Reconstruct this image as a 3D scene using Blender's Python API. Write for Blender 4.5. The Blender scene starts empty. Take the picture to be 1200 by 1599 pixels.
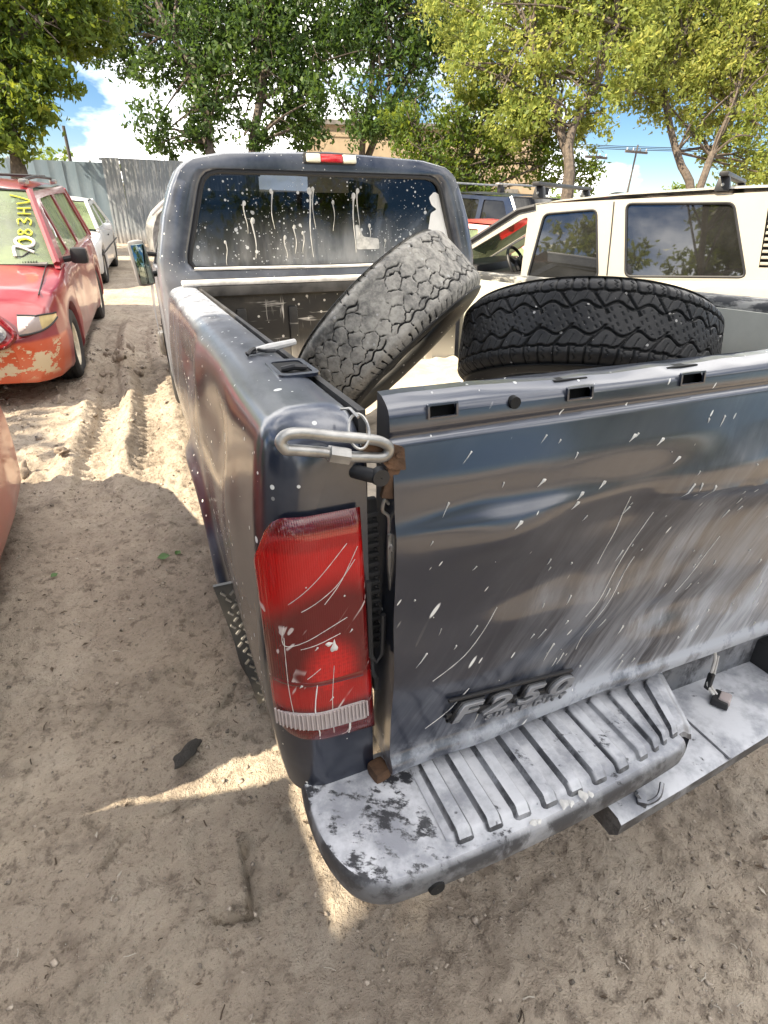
import bpy, bmesh, math, random
import numpy as np
from mathutils import Vector, Matrix
from mathutils.geometry import tessellate_polygon
random.seed(7); rng = np.random.default_rng(11)
sc = bpy.context.scene
COL = sc.collection
# ------------------------------------------------------------------ camera
YAW, PITCH, ROLL, FPX = .408, .525, .0439, 861.1358
def camera():
    f = Vector((math.sin(YAW)*math.cos(PITCH), math.cos(YAW)*math.cos(PITCH), -math.sin(PITCH)))
    r = Vector((math.cos(YAW), -math.sin(YAW), 0)); u = r.cross(f)
    c, s = math.cos(ROLL), math.sin(ROLL)
    r, u = c*r+s*u, -s*r+c*u
    cam = bpy.data.objects.new('camera', bpy.data.cameras.new('camera'))
    COL.objects.link(cam)
    m = Matrix((r, u, -f)).transposed().to_4x4(); m.translation = Vector((-1.0772, -.6517, 1.73))
    cam.matrix_world = m
    cam.data.sensor_fit = 'VERTICAL'; cam.data.sensor_height = 36
    cam.data.lens = FPX/1599*36; cam.data.clip_start = .02; cam.data.clip_end = 1500
    sc.camera = cam
camera()
# ------------------------------------------------------------------ sky, sun, exposure
SUN = Vector((-1.0, -.02, 1.0)).normalized()
w = bpy.data.worlds.new('World'); sc.world = w; w.use_nodes = True
nt = w.node_tree; nt.nodes.clear()
out = nt.nodes.new('ShaderNodeOutputWorld'); bg = nt.nodes.new('ShaderNodeBackground')
sky = nt.nodes.new('ShaderNodeTexSky'); sky.sky_type = 'NISHITA'; sky.sun_disc = False
sky.sun_elevation = math.asin(SUN.z); sky.sun_rotation = math.atan2(SUN.x, SUN.y)
sky.altitude = 50; sky.air_density = .75; sky.dust_density = .05; sky.ozone_density = 4.0
tc = nt.nodes.new('ShaderNodeTexCoord'); mp = nt.nodes.new('ShaderNodeMapping'); mp.inputs['Scale'].default_value = (1, 1, 2.2); mp.inputs['Location'].default_value = (1.4, 5.1, 0)
nz = nt.nodes.new('ShaderNodeTexNoise'); nz.inputs['Scale'].default_value = 2.1; nz.inputs['Detail'].default_value = 7; nz.inputs['Roughness'].default_value = .58
rp = nt.nodes.new('ShaderNodeValToRGB'); rp.color_ramp.elements[0].position = .47; rp.color_ramp.elements[1].position = .64
mx = nt.nodes.new('ShaderNodeMix'); mx.data_type = 'RGBA'; mx.inputs[7].default_value = (15.2, 14.6, 13.8, 1)
nt.links.new(tc.outputs['Generated'], mp.inputs[0]); nt.links.new(mp.outputs[0], nz.inputs[0]); nt.links.new(nz.outputs[0], rp.inputs[0])
nt.links.new(rp.outputs[0], mx.inputs[0]); hs = nt.nodes.new('ShaderNodeHueSaturation'); hs.inputs['Saturation'].default_value = 1.15; hs.inputs['Value'].default_value = .42; nt.links.new(sky.outputs[0], hs.inputs['Color']); nt.links.new(hs.outputs[0], mx.inputs[6]); nt.links.new(mx.outputs[2], bg.inputs[0])
bg.inputs[1].default_value = .13
nt.links.new(bg.outputs[0], out.inputs[0])
sd = bpy.data.lights.new('sun', 'SUN'); sd.energy = 5.0; sd.angle = math.radians(.55); sd.color = (1, .87, .66)
so = bpy.data.objects.new('sun', sd); COL.objects.link(so); so.rotation_euler = (-SUN).to_track_quat('-Z', 'Y').to_euler()
sc.view_settings.view_transform = 'Standard'; sc.view_settings.look = 'None'; sc.view_settings.gamma = 1
sc.view_settings.use_curve_mapping = False;  sc.view_settings.exposure = 1.50
sc.cycles.max_bounces = 8; sc.cycles.transparent_max_bounces = 16

# ------------------------------------------------------------------ numpy noise
def _hash(ix, iy, seed):
    h = (ix*374761393 + iy*668265263 + seed*1442695041) & 0xffffffff
    h = ((h ^ (h >> 13))*1274126177) & 0xffffffff
    return ((h ^ (h >> 16)) & 0xffff)/65535.
def vnoise(x, y, seed=0):
    x0 = np.floor(x).astype(np.int64); y0 = np.floor(y).astype(np.int64)
    fx = x-x0; fy = y-y0; fx = fx*fx*(3-2*fx); fy = fy*fy*(3-2*fy)
    a = _hash(x0, y0, seed); b = _hash(x0+1, y0, seed); c = _hash(x0, y0+1, seed); d = _hash(x0+1, y0+1, seed)
    return (a*(1-fx)+b*fx)*(1-fy)+(c*(1-fx)+d*fx)*fy-.5
def fbm(x, y, f=1., o=4, seed=0, g=.5):
    s = 0; a = 1.
    for i in range(o):
        s = s+a*vnoise(x*f+i*17.3, y*f-i*9.1, seed+i); f *= 2.03; a *= g
    return s
def sst(a, b, x):
    t = np.clip((x-a)/(b-a), 0, 1); return t*t*(3-2*t)
# ------------------------------------------------------------------ mesh helpers
def link(name, me, mats=(), parent=None):
    o = bpy.data.objects.new(name, me); COL.objects.link(o)
    for m in (mats if isinstance(mats, (list, tuple)) else (mats,)): me.materials.append(m)
    if parent is not None: o.parent = parent
    return o
def tag(o, label=None, cat=None, group=None, kind=None):
    if label: o['label'] = label
    if cat: o['category'] = cat
    if group: o['group'] = group
    if kind: o['kind'] = kind
    return o
def empty(name, label, cat, loc=(0, 0, 0), rz=0, group=None):
    o = bpy.data.objects.new(name, None); COL.objects.link(o); o.empty_display_size = .1
    o.location = loc; o.rotation_euler = (0, 0, rz); return tag(o, label, cat, group)
def mesh_from(v, f, mi=None, smooth=None, angle=35):
    me = bpy.data.meshes.new('m'); me.from_pydata([tuple(map(float, p)) for p in v], [], [tuple(map(int, q)) for q in f])
    if mi is not None: me.polygons.foreach_set('material_index', np.array(mi, np.int32))
    me.update()
    if smooth is not False:
        me.polygons.foreach_set('use_smooth', [True]*len(me.polygons)); me.set_sharp_from_angle(angle=math.radians(angle))
    return me
class MB:
    def __init__(s): s.v = []; s.f = []; s.m = []; s.cur = 0
    def add(s, v, f, m=None):
        n = len(s.v); s.v += [tuple(map(float, p)) for p in v]; s.f += [tuple(int(i)+n for i in q) for q in f]
        s.m += [s.cur if m is None else m]*len(f); return s
    def box(s, c, d, rot=None, taper=1., bev=.0, m=None):
        x, y, z = d[0]/2, d[1]/2, d[2]/2
        bm = bmesh.new(); bmesh.ops.create_cube(bm, size=1)
        for v in bm.verts:
            k = taper if v.co.z > 0 else 1
            v.co = Vector((v.co.x*d[0]*k, v.co.y*d[1]*k, v.co.z*d[2]))
        if bev > 0: bmesh.ops.bevel(bm, geom=bm.edges[:], offset=min(bev, .45*min(d)), segments=2, profile=.6, affect='EDGES')
        M_ = rot.to_matrix() if rot is not None and not isinstance(rot, Matrix) else (rot or Matrix.Identity(3))
        bm.verts.index_update()
        s.add([M_ @ v.co+Vector(c) for v in bm.verts], [[v.index for v in f.verts] for f in bm.faces], m); bm.free(); return s
    def grid(s, P, m=None, wrap_u=False, wrap_v=False, flip=False):
        P = np.asarray(P, float); nu, nv = P.shape[:2]; F = []
        for i in range(nu if wrap_u else nu-1):
            for j in range(nv if wrap_v else nv-1):
                a, b, c, d = i*nv+j, ((i+1) % nu)*nv+j, ((i+1) % nu)*nv+(j+1) % nv, i*nv+(j+1) % nv
                F.append((a, d, c, b) if flip else (a, b, c, d))
        return s.add(P.reshape(-1, 3), F, m)
    def tube(s, path, r, n=8, m=None, cap=True, closed=False):
        p = np.asarray(path, float); k = len(p); rr = np.broadcast_to(np.asarray(r, float), (k,))
        up = np.array([.13, .21, .97]); V = []; prev = None
        for i in range(k):
            a = p[(i-1) % k] if (closed or i > 0) else p[i]; b = p[(i+1) % k] if (closed or i < k-1) else p[i]
            t = (b-a)/(np.linalg.norm(b-a)+1e-9)
            if prev is None: e = np.cross(t, up if abs(t@up) < .95 else [1, 0, 0])
            else: e = prev-t*(prev@t)
            e /= np.linalg.norm(e)+1e-9; prev = e; g = np.cross(t, e)
            V.append([p[i]+rr[i]*(math.cos(q)*e+math.sin(q)*g) for q in np.linspace(0, 2*math.pi, n+1)[:-1]])
        b0 = len(s.v); s.grid(V, m, wrap_u=closed, wrap_v=True, flip=True)
        if cap and not closed:
            s.f += [tuple(range(b0, b0+n)), tuple(range(b0+k*n-1, b0+k*n-n-1, -1))]; s.m += [s.cur if m is None else m]*2
        return s
    def lathe(s, prof, n=32, axis='x', c=(0, 0, 0), m=None, close=False):
        P = []
        for t in np.linspace(0, 2*math.pi, n+1)[:-1]:
            row = []
            for a, r in prof:
                q = (a, r*math.cos(t), r*math.sin(t)) if axis == 'x' else (r*math.cos(t), a, r*math.sin(t)) if axis == 'y' else (r*math.cos(t), r*math.sin(t), a)
                row.append((q[0]+c[0], q[1]+c[1], q[2]+c[2]))
            P.append(row)
        return s.grid(P, m, wrap_u=True, wrap_v=close)
    def plate(s, outer, holes=(), th=.03, fn=lambda a, b, d: (a, d, b), m=None):
        """flat plate in (a,b) with holes, thickness th along d; fn maps (a,b,d) to a point"""
        loops = [list(outer)]+[list(h) for h in holes]; pts = [q for l in loops for q in l]
        tri = tessellate_polygon([[Vector((q[0], q[1], 0)) for q in l] for l in loops]); n = len(pts)
        V = [fn(q[0], q[1], 0) for q in pts]+[fn(q[0], q[1], th) for q in pts]
        F = [tuple(t) for t in tri]+[tuple(i+n for i in reversed(t)) for t in tri]; k = 0
        for l in loops:
            q = len(l)
            F += [(k+i, k+(i+1) % q, k+(i+1) % q+n, k+i+n) for i in range(q)]; k += q
        return s.add(V, F, m)
    def build(s, name, mats, parent=None, smooth=True, angle=35, recalc=True):
        me = mesh_from(s.v, s.f, s.m, smooth, angle)
        if recalc:
            bm = bmesh.new(); bm.from_mesh(me); bmesh.ops.recalc_face_normals(bm, faces=bm.faces[:]); bm.to_mesh(me); bm.free()
        return link(name, me, mats, parent)
def rbox(name, c, d, mat, parent, rot=None, bev=.01, taper=1.):
    return MB().box(c, d, rot, taper, bev).build(name, mat, parent)
def roundpoly(pts, r, n=5):
    out = []; k = len(pts); P = [np.array(p, float) for p in pts]
    for i in range(k):
        a, b, c = P[i-1], P[i], P[(i+1) % k]; rr = r[i] if isinstance(r, (list, tuple)) else r
        u = (a-b)/np.linalg.norm(a-b); v = (c-b)/np.linalg.norm(c-b)
        rr = min(rr, .45*np.linalg.norm(a-b), .45*np.linalg.norm(c-b))
        for t in np.linspace(0, 1, n): out.append(tuple((b+u*rr)*(1-t)**2+2*b*t*(1-t)+(b+v*rr)*t*t))
    return out
def spline(pts, n):
    """Catmull-Rom through pts"""
    P = np.asarray(pts, float); k = len(P); t = np.linspace(0, k-1, n); o = []
    for q in t:
        i = min(int(q), k-2); f = q-i
        p0, p1, p2, p3 = P[max(i-1, 0)], P[i], P[i+1], P[min(i+2, k-1)]
        o.append(.5*((2*p1)+(-p0+p2)*f+(2*p0-5*p1+4*p2-p3)*f*f+(-p0+3*p1-3*p2+p3)*f**3))
    return np.array(o)
# ------------------------------------------------------------------ materials
class NT:
    def __init__(s, name):
        s.mat = bpy.data.materials.new(name); s.mat.use_nodes = True; s.t = s.mat.node_tree; s.t.nodes.clear()
        s.out = s.t.nodes.new('ShaderNodeOutputMaterial'); s.bsdf = None
    def n(s, typ, **kw):
        x = s.t.nodes.new(typ)
        for k, v in kw.items(): setattr(x, k, v)
        return x
    def L(s, a, b): s.t.links.new(a, b)
    def put(s, sock, v):
        if hasattr(v, 'links'): s.L(v, sock)
        elif isinstance(v, (tuple, list)) and len(v) == 3 and sock.type == 'RGBA': sock.default_value = (*v, 1)
        else: sock.default_value = v
    def P(s, **kw):
        b = s.n('ShaderNodeBsdfPrincipled'); s.bsdf = b
        for k, v in kw.items(): s.put(b.inputs[k.replace('_', ' ')], v)
        s.L(b.outputs[0], s.out.inputs[0]); return b
    def co(s, kind='Object', scale=(1, 1, 1), rot=(0, 0, 0), loc=(0, 0, 0)):
        c = s.n('ShaderNodeTexCoord'); q = c.outputs[kind]
        if any(rot): m = s.n('ShaderNodeMapping'); s.L(q, m.inputs[0]); m.inputs['Rotation'].default_value = rot; q = m.outputs[0]      # turn first, stretch after
        m = s.n('ShaderNodeMapping'); s.L(q, m.inputs[0]); m.inputs['Scale'].default_value = scale; m.inputs['Location'].default_value = loc
        return m.outputs[0]
    def noise(s, vec, sc_=5., det=4, rough=.55, dist=0.):
        x = s.n('ShaderNodeTexNoise'); s.L(vec, x.inputs[0]); x.inputs['Scale'].default_value = sc_; x.inputs['Detail'].default_value = det
        x.inputs['Roughness'].default_value = rough; x.inputs['Distortion'].default_value = dist; return x.outputs[0]
    def vor(s, vec, sc_=5., feature='F1', rand=1., out='Distance'):
        x = s.n('ShaderNodeTexVoronoi', feature=feature); s.L(vec, x.inputs['Vector']); x.inputs['Scale'].default_value = sc_
        x.inputs['Randomness'].default_value = rand; return x.outputs[out]
    def ramp(s, fac, a, b, ca=(0, 0, 0), cb=(1, 1, 1)):
        x = s.n('ShaderNodeMapRange', interpolation_type='SMOOTHSTEP'); s.put(x.inputs[0], fac)
        x.inputs[1].default_value = a; x.inputs[2].default_value = b; x.inputs[3].default_value = ca[0]; x.inputs[4].default_value = cb[0]; return x.outputs[0]
    def m(s, op, a, b=0., c=0.):
        x = s.n('ShaderNodeMath', operation=op); x.use_clamp = False
        s.put(x.inputs[0], a); s.put(x.inputs[1], b); s.put(x.inputs[2], c); return x.outputs[0]
    def mix(s, f, a, b):
        x = s.n('ShaderNodeMix', data_type='RGBA'); s.put(x.inputs[0], f); s.put(x.inputs[6], a); s.put(x.inputs[7], b); return x.outputs[2]
    def bump(s, h, st=.3, d=.01, nrm=None):
        x = s.n('ShaderNodeBump'); s.L(h, x.inputs['Height']); x.inputs['Strength'].default_value = st; x.inputs['Distance'].default_value = d
        if nrm is not None: s.L(nrm, x.inputs['Normal'])
        return x.outputs[0]
    def nz(s):
        g = s.n('ShaderNodeNewGeometry'); x = s.n('ShaderNodeSeparateXYZ'); s.L(g.outputs['Normal'], x.inputs[0]); return x.outputs[2]
    def axis(s, i, kind='Object'):
        c = s.n('ShaderNodeTexCoord'); x = s.n('ShaderNodeSeparateXYZ'); s.L(c.outputs[kind], x.inputs[0]); return x.outputs[i]
def plain(name, col, rough=.6, metal=0., var=.25, sc_=6., bump=0., coat=0., spec=.5):
    k = NT(name); v = k.co(); f = k.noise(v, sc_, 5, .6)
    c2 = tuple(min(1, x*(1+var)) for x in col); c1 = tuple(x*(1-var) for x in col)
    kw = dict(Base_Color=k.mix(k.ramp(f, .3, .7), c1, c2), Roughness=k.ramp(f, .2, .8, (rough*.85,)*3, (min(1, rough*1.15),)*3), Metallic=metal)
    kw['Coat_Weight'] = coat; kw['Specular_IOR_Level'] = spec
    if bump: kw['Normal'] = k.bump(k.noise(v, sc_*6, 4), bump, .004)
    k.P(**kw); return k.mat
def car_paint(name, col, dust=(.42, .36, .28), amount=.5, rough=.3, coat=.7, metal=.1, fade=.0, top=1.):
    """paint with patchy dust, heavier on upward faces"""
    k = NT(name); v = k.co(); a = k.noise(v, 2.2, 6, .62); b = k.noise(v, 19, 4, .6)
    up = k.ramp(k.nz(), .1, 1., (0,)*3, (top,)*3)
    d = k.m('MULTIPLY', k.ramp(k.m('ADD', a, k.m('MULTIPLY', b, .35)), .5, .86), amount)
    d = k.m('MINIMUM', k.m('ADD', d, k.m('MULTIPLY', up, amount*.45)), .95)
    base = k.mix(k.ramp(k.noise(v, 3.1, 3), .35, .7), col, tuple(min(1, c*(1+fade)+fade*.06) for c in col))
    k.P(Base_Color=k.mix(d, base, dust), Metallic=k.m('MULTIPLY', k.m('SUBTRACT', 1., d), metal), Roughness=k.m('ADD', k.m('MULTIPLY', d, .5), rough),
        Coat_Weight=k.m('MULTIPLY', k.m('SUBTRACT', 1., d), coat), Coat_Roughness=.07)
    return k.mat
def glass(name, tint=(.5, .6, .55), refl=.12, rough=.02, dust=.15, dcol=(.5, .5, .48)):
    """thin pane: tinted see-through plus mirror reflection plus a dull film: dust, with a painted green reflection for G_auto"""
    k = NT(name); t = k.n('ShaderNodeBsdfTransparent'); t.inputs[0].default_value = (*tint, 1)
    g = k.n('ShaderNodeBsdfGlossy'); g.inputs['Roughness'].default_value = rough
    fr = k.n('ShaderNodeLayerWeight'); fr.inputs[0].default_value = .25
    f = k.m('MINIMUM', k.m('ADD', k.m('MULTIPLY', fr.outputs['Fresnel'], .9), refl), 1.)
    m1 = k.n('ShaderNodeMixShader'); k.L(f, m1.inputs[0]); k.L(t.outputs[0], m1.inputs[1]); k.L(g.outputs[0], m1.inputs[2])
    d = k.n('ShaderNodeBsdfDiffuse'); d.inputs[0].default_value = (*dcol, 1)
    v = k.co(); m2 = k.n('ShaderNodeMixShader'); k.L(k.m('MULTIPLY', k.ramp(k.noise(v, 2.2, 6, .6), .05, .95), dust), m2.inputs[0])
    k.L(m1.outputs[0], m2.inputs[1]); k.L(d.outputs[0], m2.inputs[2]); k.L(m2.outputs[0], k.out.inputs[0]); return k.mat
M_black = plain('black_plastic', (.018, .018, .02), .5)
M_dark = plain('dark_void', (.008, .008, .008), .9)
M_rubber = plain('rubber', (.022, .022, .023), .72, sc_=9, bump=.15)
M_chrome = plain('worn_steel', (.42, .41, .39), .42, .85, .3, 14, .2)
M_rust = plain('rust', (.115, .062, .034), .85, .1, .5, 22, .5)
M_white = plain('white_paint_mark', (.78, .78, .76), .7, var=.08)
M_yellow = plain('yellow_paint_mark', (.75, .72, .06), .7, var=.05)
M_seat = plain('seat_cloth', (.05, .05, .055), .9)
M_tan = plain('tan_cloth', (.30, .25, .18), .9)
M_rim = plain('steel_rim', (.35, .34, .32), .5, .6)
M_whiterim = plain('pale_rim', (.62, .56, .44), .6, .1)
def redlens(name, col):
    k = NT(name); v = k.co(scale=(1, 1, 1)); ws = k.n('ShaderNodeTexWave'); k.L(k.co(), ws.inputs[0]); ws.inputs['Scale'].default_value = 60; ws.bands_direction = 'X'
    k.P(Base_Color=col, Roughness=.12, Coat_Weight=.6, Coat_Roughness=.05, Subsurface_Weight=0., Normal=k.bump(ws.outputs[0], .08, .002)); return k.mat
# ------------------------------------------------------------------ ground
GROOVES = [((-1.055, .36), (-1.067, .155), .013, .038), ((-1.067, .155), (-1.165, .182), .012, .036), ((-1.31, .53), (-1.12, .58), .010, .014), ((-1.45, .42), (-1.38, .50), .012, .02), ((-1.5, .95), (-1.42, 1.05), .014, .02)]
def ground_h(x, y):
    h = .05*fbm(x, y, .35, 3, 1)
    near = 1/(1+((x+1)**2+(y-3)**2)/60.)
    h = h+near*(.04*fbm(x, y, 1.3, 4, 5)+.022*fbm(x, y, 7., 4, 9, .62))
    # crusty broken plates lower left
    pl = sst(.05, .12, fbm(x, y, 2.1, 3, 21))
    h = h+.014*pl*sst(1.9, .6, y)*sst(-.7, -1.1, x)
    pl2 = sst(-.01, .035, fbm(x, y, 3.6, 4, 23, .5))*sst(.45, .15, y)*sst(-1.15, -1.4, x); h = h+.030*pl2*(1+1.2*fbm(x, y, 9, 3, 29))
    for (ax, ay), (bx, by), gw, gd in GROOVES:                       # cracks and scrapes pressed into the crust
        L2 = (bx-ax)**2+(by-ay)**2; t = np.clip(((x-ax)*(bx-ax)+(y-ay)*(by-ay))/L2, 0, 1); d = np.hypot(x-ax-t*(bx-ax), y-ay-t*(by-ay))+.006*fbm(x, y, 22, 2, 3)
        h = h-gd*sst(gw, gw*.2, d)+gd*.5*sst(gw*.6, 0, np.abs(d-gw*1.3))
    # ruts: two tyre tracks running towards the fence between van and truck
    for cx, w_, d_ in ((-1.62, .12, .05), (-1.25, .11, .025)):
        xc = cx+.10*np.sin(y*.8+cx)+.05*(y-4)
        m_ = sst(2.6, 3.5, y)*sst(9.5, 6.5, y)
        q = np.abs(x-xc)
        h = h+m_*(-d_*sst(w_, w_*.55, q)+d_*1.1*np.exp(-((q-w_*1.55)/.06)**2))
        h = h+m_*sst(w_, w_*.8, q)*.017*np.tanh(3*np.sin((y+.35*np.abs(x-xc))*2*np.pi/.085))*(.6+.8*(fbm(x, y, 2.5, 2, 91)+.5))
    # thrown-up soil beside the van wheel
    h = h+.10*np.exp(-(((x+1.45)/.22)**2+((y-5.5)/.55)**2))*(1+1.6*fbm(x, y, 5, 4, 31))
    h = h+.05*np.exp(-(((x+1.9)/.5)**2+((y-3.4)/.3)**2))*(1+2*fbm(x, y, 6, 4, 33))
    return h
def axis_vals(segs):
    v = [segs[0][0]]
    for a, b, st in segs:
        n = max(1, int(round((b-a)/st))); v += list(np.linspace(a, b, n+1)[1:])
    return np.array(v)
def make_ground():
    xs = axis_vals([(-400, -60, 60), (-60, -12, 4), (-12, -4.5, .5), (-4.5, -2.6, .06), (-2.6, .7, .0125), (.7, 2, .06), (2, 12, .5), (12, 60, 4), (60, 400, 60)])
    ys = axis_vals([(-300, -40, 60), (-40, -6, 3), (-6, -1.2, .3), (-1.2, 2.6, .0125), (2.6, 7, .02), (7, 10, .06), (10, 25, .5), (25, 80, 5), (80, 500, 70)])
    X, Y = np.meshgrid(xs, ys, indexing='ij'); Z = ground_h(X, Y)
    far = sst(30, 14, np.hypot(X, Y-5)); Z = Z*far
    core = sst(-3.0, -2.4, X)*sst(1., .5, X)*sst(-1.4, -1., Y)*sst(7, 5, Y)
    r = fbm(X, Y, 26, 4, 41, .6); Z = Z+core*(.014*r+.024*np.maximum(0, fbm(X, Y, 13, 3, 47)-.20))
    Z = Z-core*.022*sst(.020, .0, np.abs(fbm(X, Y, 2.6, 4, 53, .55)))*sst(-.02, .15, fbm(X, Y, 1.1, 2, 59))
    nu, nv = X.shape; me = bpy.data.meshes.new('ground')
    V = np.stack([X, Y, Z], -1).reshape(-1, 3).astype(np.float32)
    i = (np.arange(nu-1)[:, None]*nv+np.arange(nv-1)[None]).ravel()
    F = np.stack([i, i+nv, i+nv+1, i+1], -1).astype(np.int32)
    me.vertices.add(len(V)); me.vertices.foreach_set('co', V.ravel()); me.loops.add(F.size); me.loops.foreach_set('vertex_index', F.ravel())
    me.polygons.add(len(F)); me.polygons.foreach_set('loop_start', np.arange(0, F.size, 4, dtype=np.int32)); me.polygons.foreach_set('use_smooth', np.ones(len(F), bool))
    me.update(); me.validate()
    k = NT('dry_sand_soil'); v = k.co()
    a = k.noise(v, .9, 6, .6); b = k.noise(v, 7, 6, .68); c = k.noise(v, 60, 5, .7); e = k.noise(v, 2.6, 5, .6)
    col = k.mix(k.ramp(a, .36, .66), (.365, .305, .245), (.49, .415, .33))
    col = k.mix(k.m('MULTIPLY', k.ramp(b, .50, .68), .7), col, (.22, .18, .145)); col = k.mix(k.m('MULTIPLY', k.ramp(k.noise(v, 19, 5, .7), .54, .66), .7), col, (.15, .12, .095)); col = k.mix(k.m('MULTIPLY', k.ramp(k.noise(v, 1.7, 5, .65), .52, .64), .35), col, (.22, .185, .15))
    col = k.mix(k.m('MULTIPLY', k.ramp(e, .5, .7), .55), col, (.54, .47, .385))
    col = k.mix(k.m('MULTIPLY', k.ramp(c, .54, .70), .75), col, (.13, .10, .075))
    gv = k.vor(v, 85., 'F1'); col = k.mix(k.m('MULTIPLY', k.ramp(gv, .16, .08), k.ramp(k.noise(v, 14, 2), .5, .6)), col, (.50, .46, .41))
    h = k.m('ADD', k.m('MULTIPLY', b, .8), k.m('ADD', k.m('MULTIPLY', c, .45), k.m('MULTIPLY', k.noise(v, 190, 3, .6), .16)))
    h = k.m('SUBTRACT', h, k.m('MULTIPLY', k.ramp(gv, .0, .3), .12))
    k.P(Base_Color=col, Roughness=.95, Specular_IOR_Level=.15, Normal=k.bump(h, 1., .035))
    o = link('ground', me, k.mat); tag(o, 'dry sandy yard soil with tyre tracks and loose clods', kind='structure')
make_ground()
def rock_mesh(seed, flat=.7, n=2, rough=.35):
    bm = bmesh.new(); bmesh.ops.create_icosphere(bm, subdivisions=n, radius=1)
    r = np.random.default_rng(seed); o = r.uniform(0, 50, 3)
    for v in bm.verts:
        c = v.co; d = 1+rough*float(fbm(np.array([c.x*1.3+o[0]+c.z]), np.array([c.y*1.3+o[1]-c.z*.7]), 1.2, 3, seed)[0])*2
        v.co = Vector((c.x*d, c.y*d*.8, c.z*d*flat))
    me = bpy.data.meshes.new('rock'); bm.to_mesh(me); bm.free()
    me.polygons.foreach_set('use_smooth', [n > 1]*len(me.polygons)); return me
def scatter_pebbles(name, n, x0, x1, y0, y1, s0, s1, mat, label, seed):
    r = np.random.default_rng(seed); bm = bmesh.new(); bmesh.ops.create_icosphere(bm, subdivisions=1, radius=1)
    bv = np.array([v.co[:] for v in bm.verts]); bf = np.array([[v.index for v in f.verts] for f in bm.faces]); bm.free()
    x = r.uniform(x0, x1, n); y = r.uniform(y0, y1, n); keep = (fbm(x, y, 1.4, 3, seed)+r.uniform(-.3, .3, n)) > -.05
    x, y = x[keep], y[keep]; n = len(x); s = s0*(s1/s0)**(r.uniform(0, 1, n)**2.6); z = ground_h(x, y)
    V = bv[None]*(s[:, None]*(1+r.uniform(-.55, .45, (n, len(bv)))))[..., None]*r.uniform(.5, 1.4, (n, 1, 3))
    V[..., 2] *= .7; a = r.uniform(0, 6.28, n); ca, sa = np.cos(a)[:, None], np.sin(a)[:, None]
    V = np.stack([V[..., 0]*ca-V[..., 1]*sa+x[:, None], V[..., 0]*sa+V[..., 1]*ca+y[:, None], V[..., 2]+(z+s*.25)[:, None]], -1)
    F = (bf[None]+(np.arange(n)*len(bv))[:, None, None]).reshape(-1, 3).astype(np.int32)
    me = bpy.data.meshes.new(name); me.vertices.add(n*len(bv)); me.vertices.foreach_set('co', V.astype(np.float32).ravel())
    me.loops.add(F.size); me.loops.foreach_set('vertex_index', F.ravel()); me.polygons.add(len(F)); me.polygons.foreach_set('loop_start', np.arange(0, F.size, 3, dtype=np.int32))
    me.update(); me.validate(); o = link(name, me, mat); tag(o, label, kind='stuff'); return o
M_peb = plain('pebble_soil', (.30, .255, .21), .95, var=.75, sc_=38)
M_clod = plain('clod_soil', (.27, .22, .175), .95, var=.3, sc_=9, bump=.5)
scatter_pebbles('soil_crumbs', 9000, -2.6, .8, -1.1, 3.2, .0014, .010, M_peb, 'small crumbs and pebbles lying on the sandy soil', 3)
scatter_pebbles('soil_crumbs', 2500, -3.2, -.9, 3.0, 8.0, .005, .030, M_peb, 'loose crumbs of soil beside the tyre tracks', 4)
scatter_pebbles('gravel', 7000, -.9, .9, -1.1, .6, .0014, .0085, M_peb, 'fine gravel on the ground behind the bumper', 5)
# soil clods thrown up along the track, each a thing
clods = [(-1.52, 5.35, .055, 'brown soil clod lying nearest the front wheel of the red van'), (-1.38, 5.62, .065, 'biggest brown soil clod on the churned ridge beside the red van'),
         (-1.60, 4.98, .045, 'brown soil clod in front of the bumper corner of the red van'), (-1.24, 5.45, .05, 'brown soil clod on the truck side of the churned ridge'),
         (-1.44, 5.95, .06, 'broad soil clod behind the biggest one on the churned ridge'), (-1.28, 6.3, .045, 'soil clod on the track level with the van front door'),
         (-1.56, 6.5, .05, 'farthest soil clod on the track, close to the van side'), (-1.9, 4.75, .045, 'pale soil clod in the shadow just before the van bumper'),
         (-1.75, 3.35, .04, 'soil clod beside the front corner of the salmon red car'), (-1.98, 3.28, .045, 'soil clod half under the front corner of the salmon red car')]
cm = [rock_mesh(100+i, .6, 3, .9) for i in range(4)]
for i, (x, y, s, lab) in enumerate(clods):
    o = link('soil_clod', cm[i % 4], ()); o.data.materials or o.data.materials.append(M_clod)
    o.location = (x, y, float(ground_h(np.array([x]), np.array([y]))[0])+s*.3); o.scale = (s, s*.9, s); o.rotation_euler = (i*.7, i*.4, i*1.9)
    tag(o, lab, 'soil clod', 'soil clods along the track')
o = link('stone', rock_mesh(205, .6, 3, .4), plain('dark_stone', (.06, .055, .05), .9, var=.5, sc_=12, bump=.6)); o.location = (-1.19, .715, .03); o.scale = (.052, .027, .03); o.rotation_euler = (.1, .1, .75)
tag(o, 'dark oblong stone lying alone on the soil left of the tail light', 'stone')
M_leafg = plain('green_leaf', (.07, .15, .035), .6, var=.2)
def fallen_leaf(x, y, s, a, label):
    P = [[(u*s, v*s*w_, .006+.25*s*(abs(v)**1.5)*w_+.12*s*math.sin(u*3+v)) for v in np.linspace(-1, 1, 7)] for u, w_ in zip(np.linspace(-1, 1, 9), (.04, .3, .52, .62, .6, .5, .36, .2, .03))]
    o = MB().grid(P).build('fallen_leaf', M_leafg, angle=80); o.location = (x, y, float(ground_h(np.array([x]), np.array([y]))[0])+.012); o.rotation_euler = (.12, .1, a)
    tag(o, label, 'leaf', 'green leaves fallen on the soil')
fallen_leaf(-1.19, 1.965, .036, .2, 'larger green fallen leaf on the soil nearer the truck')
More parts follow.
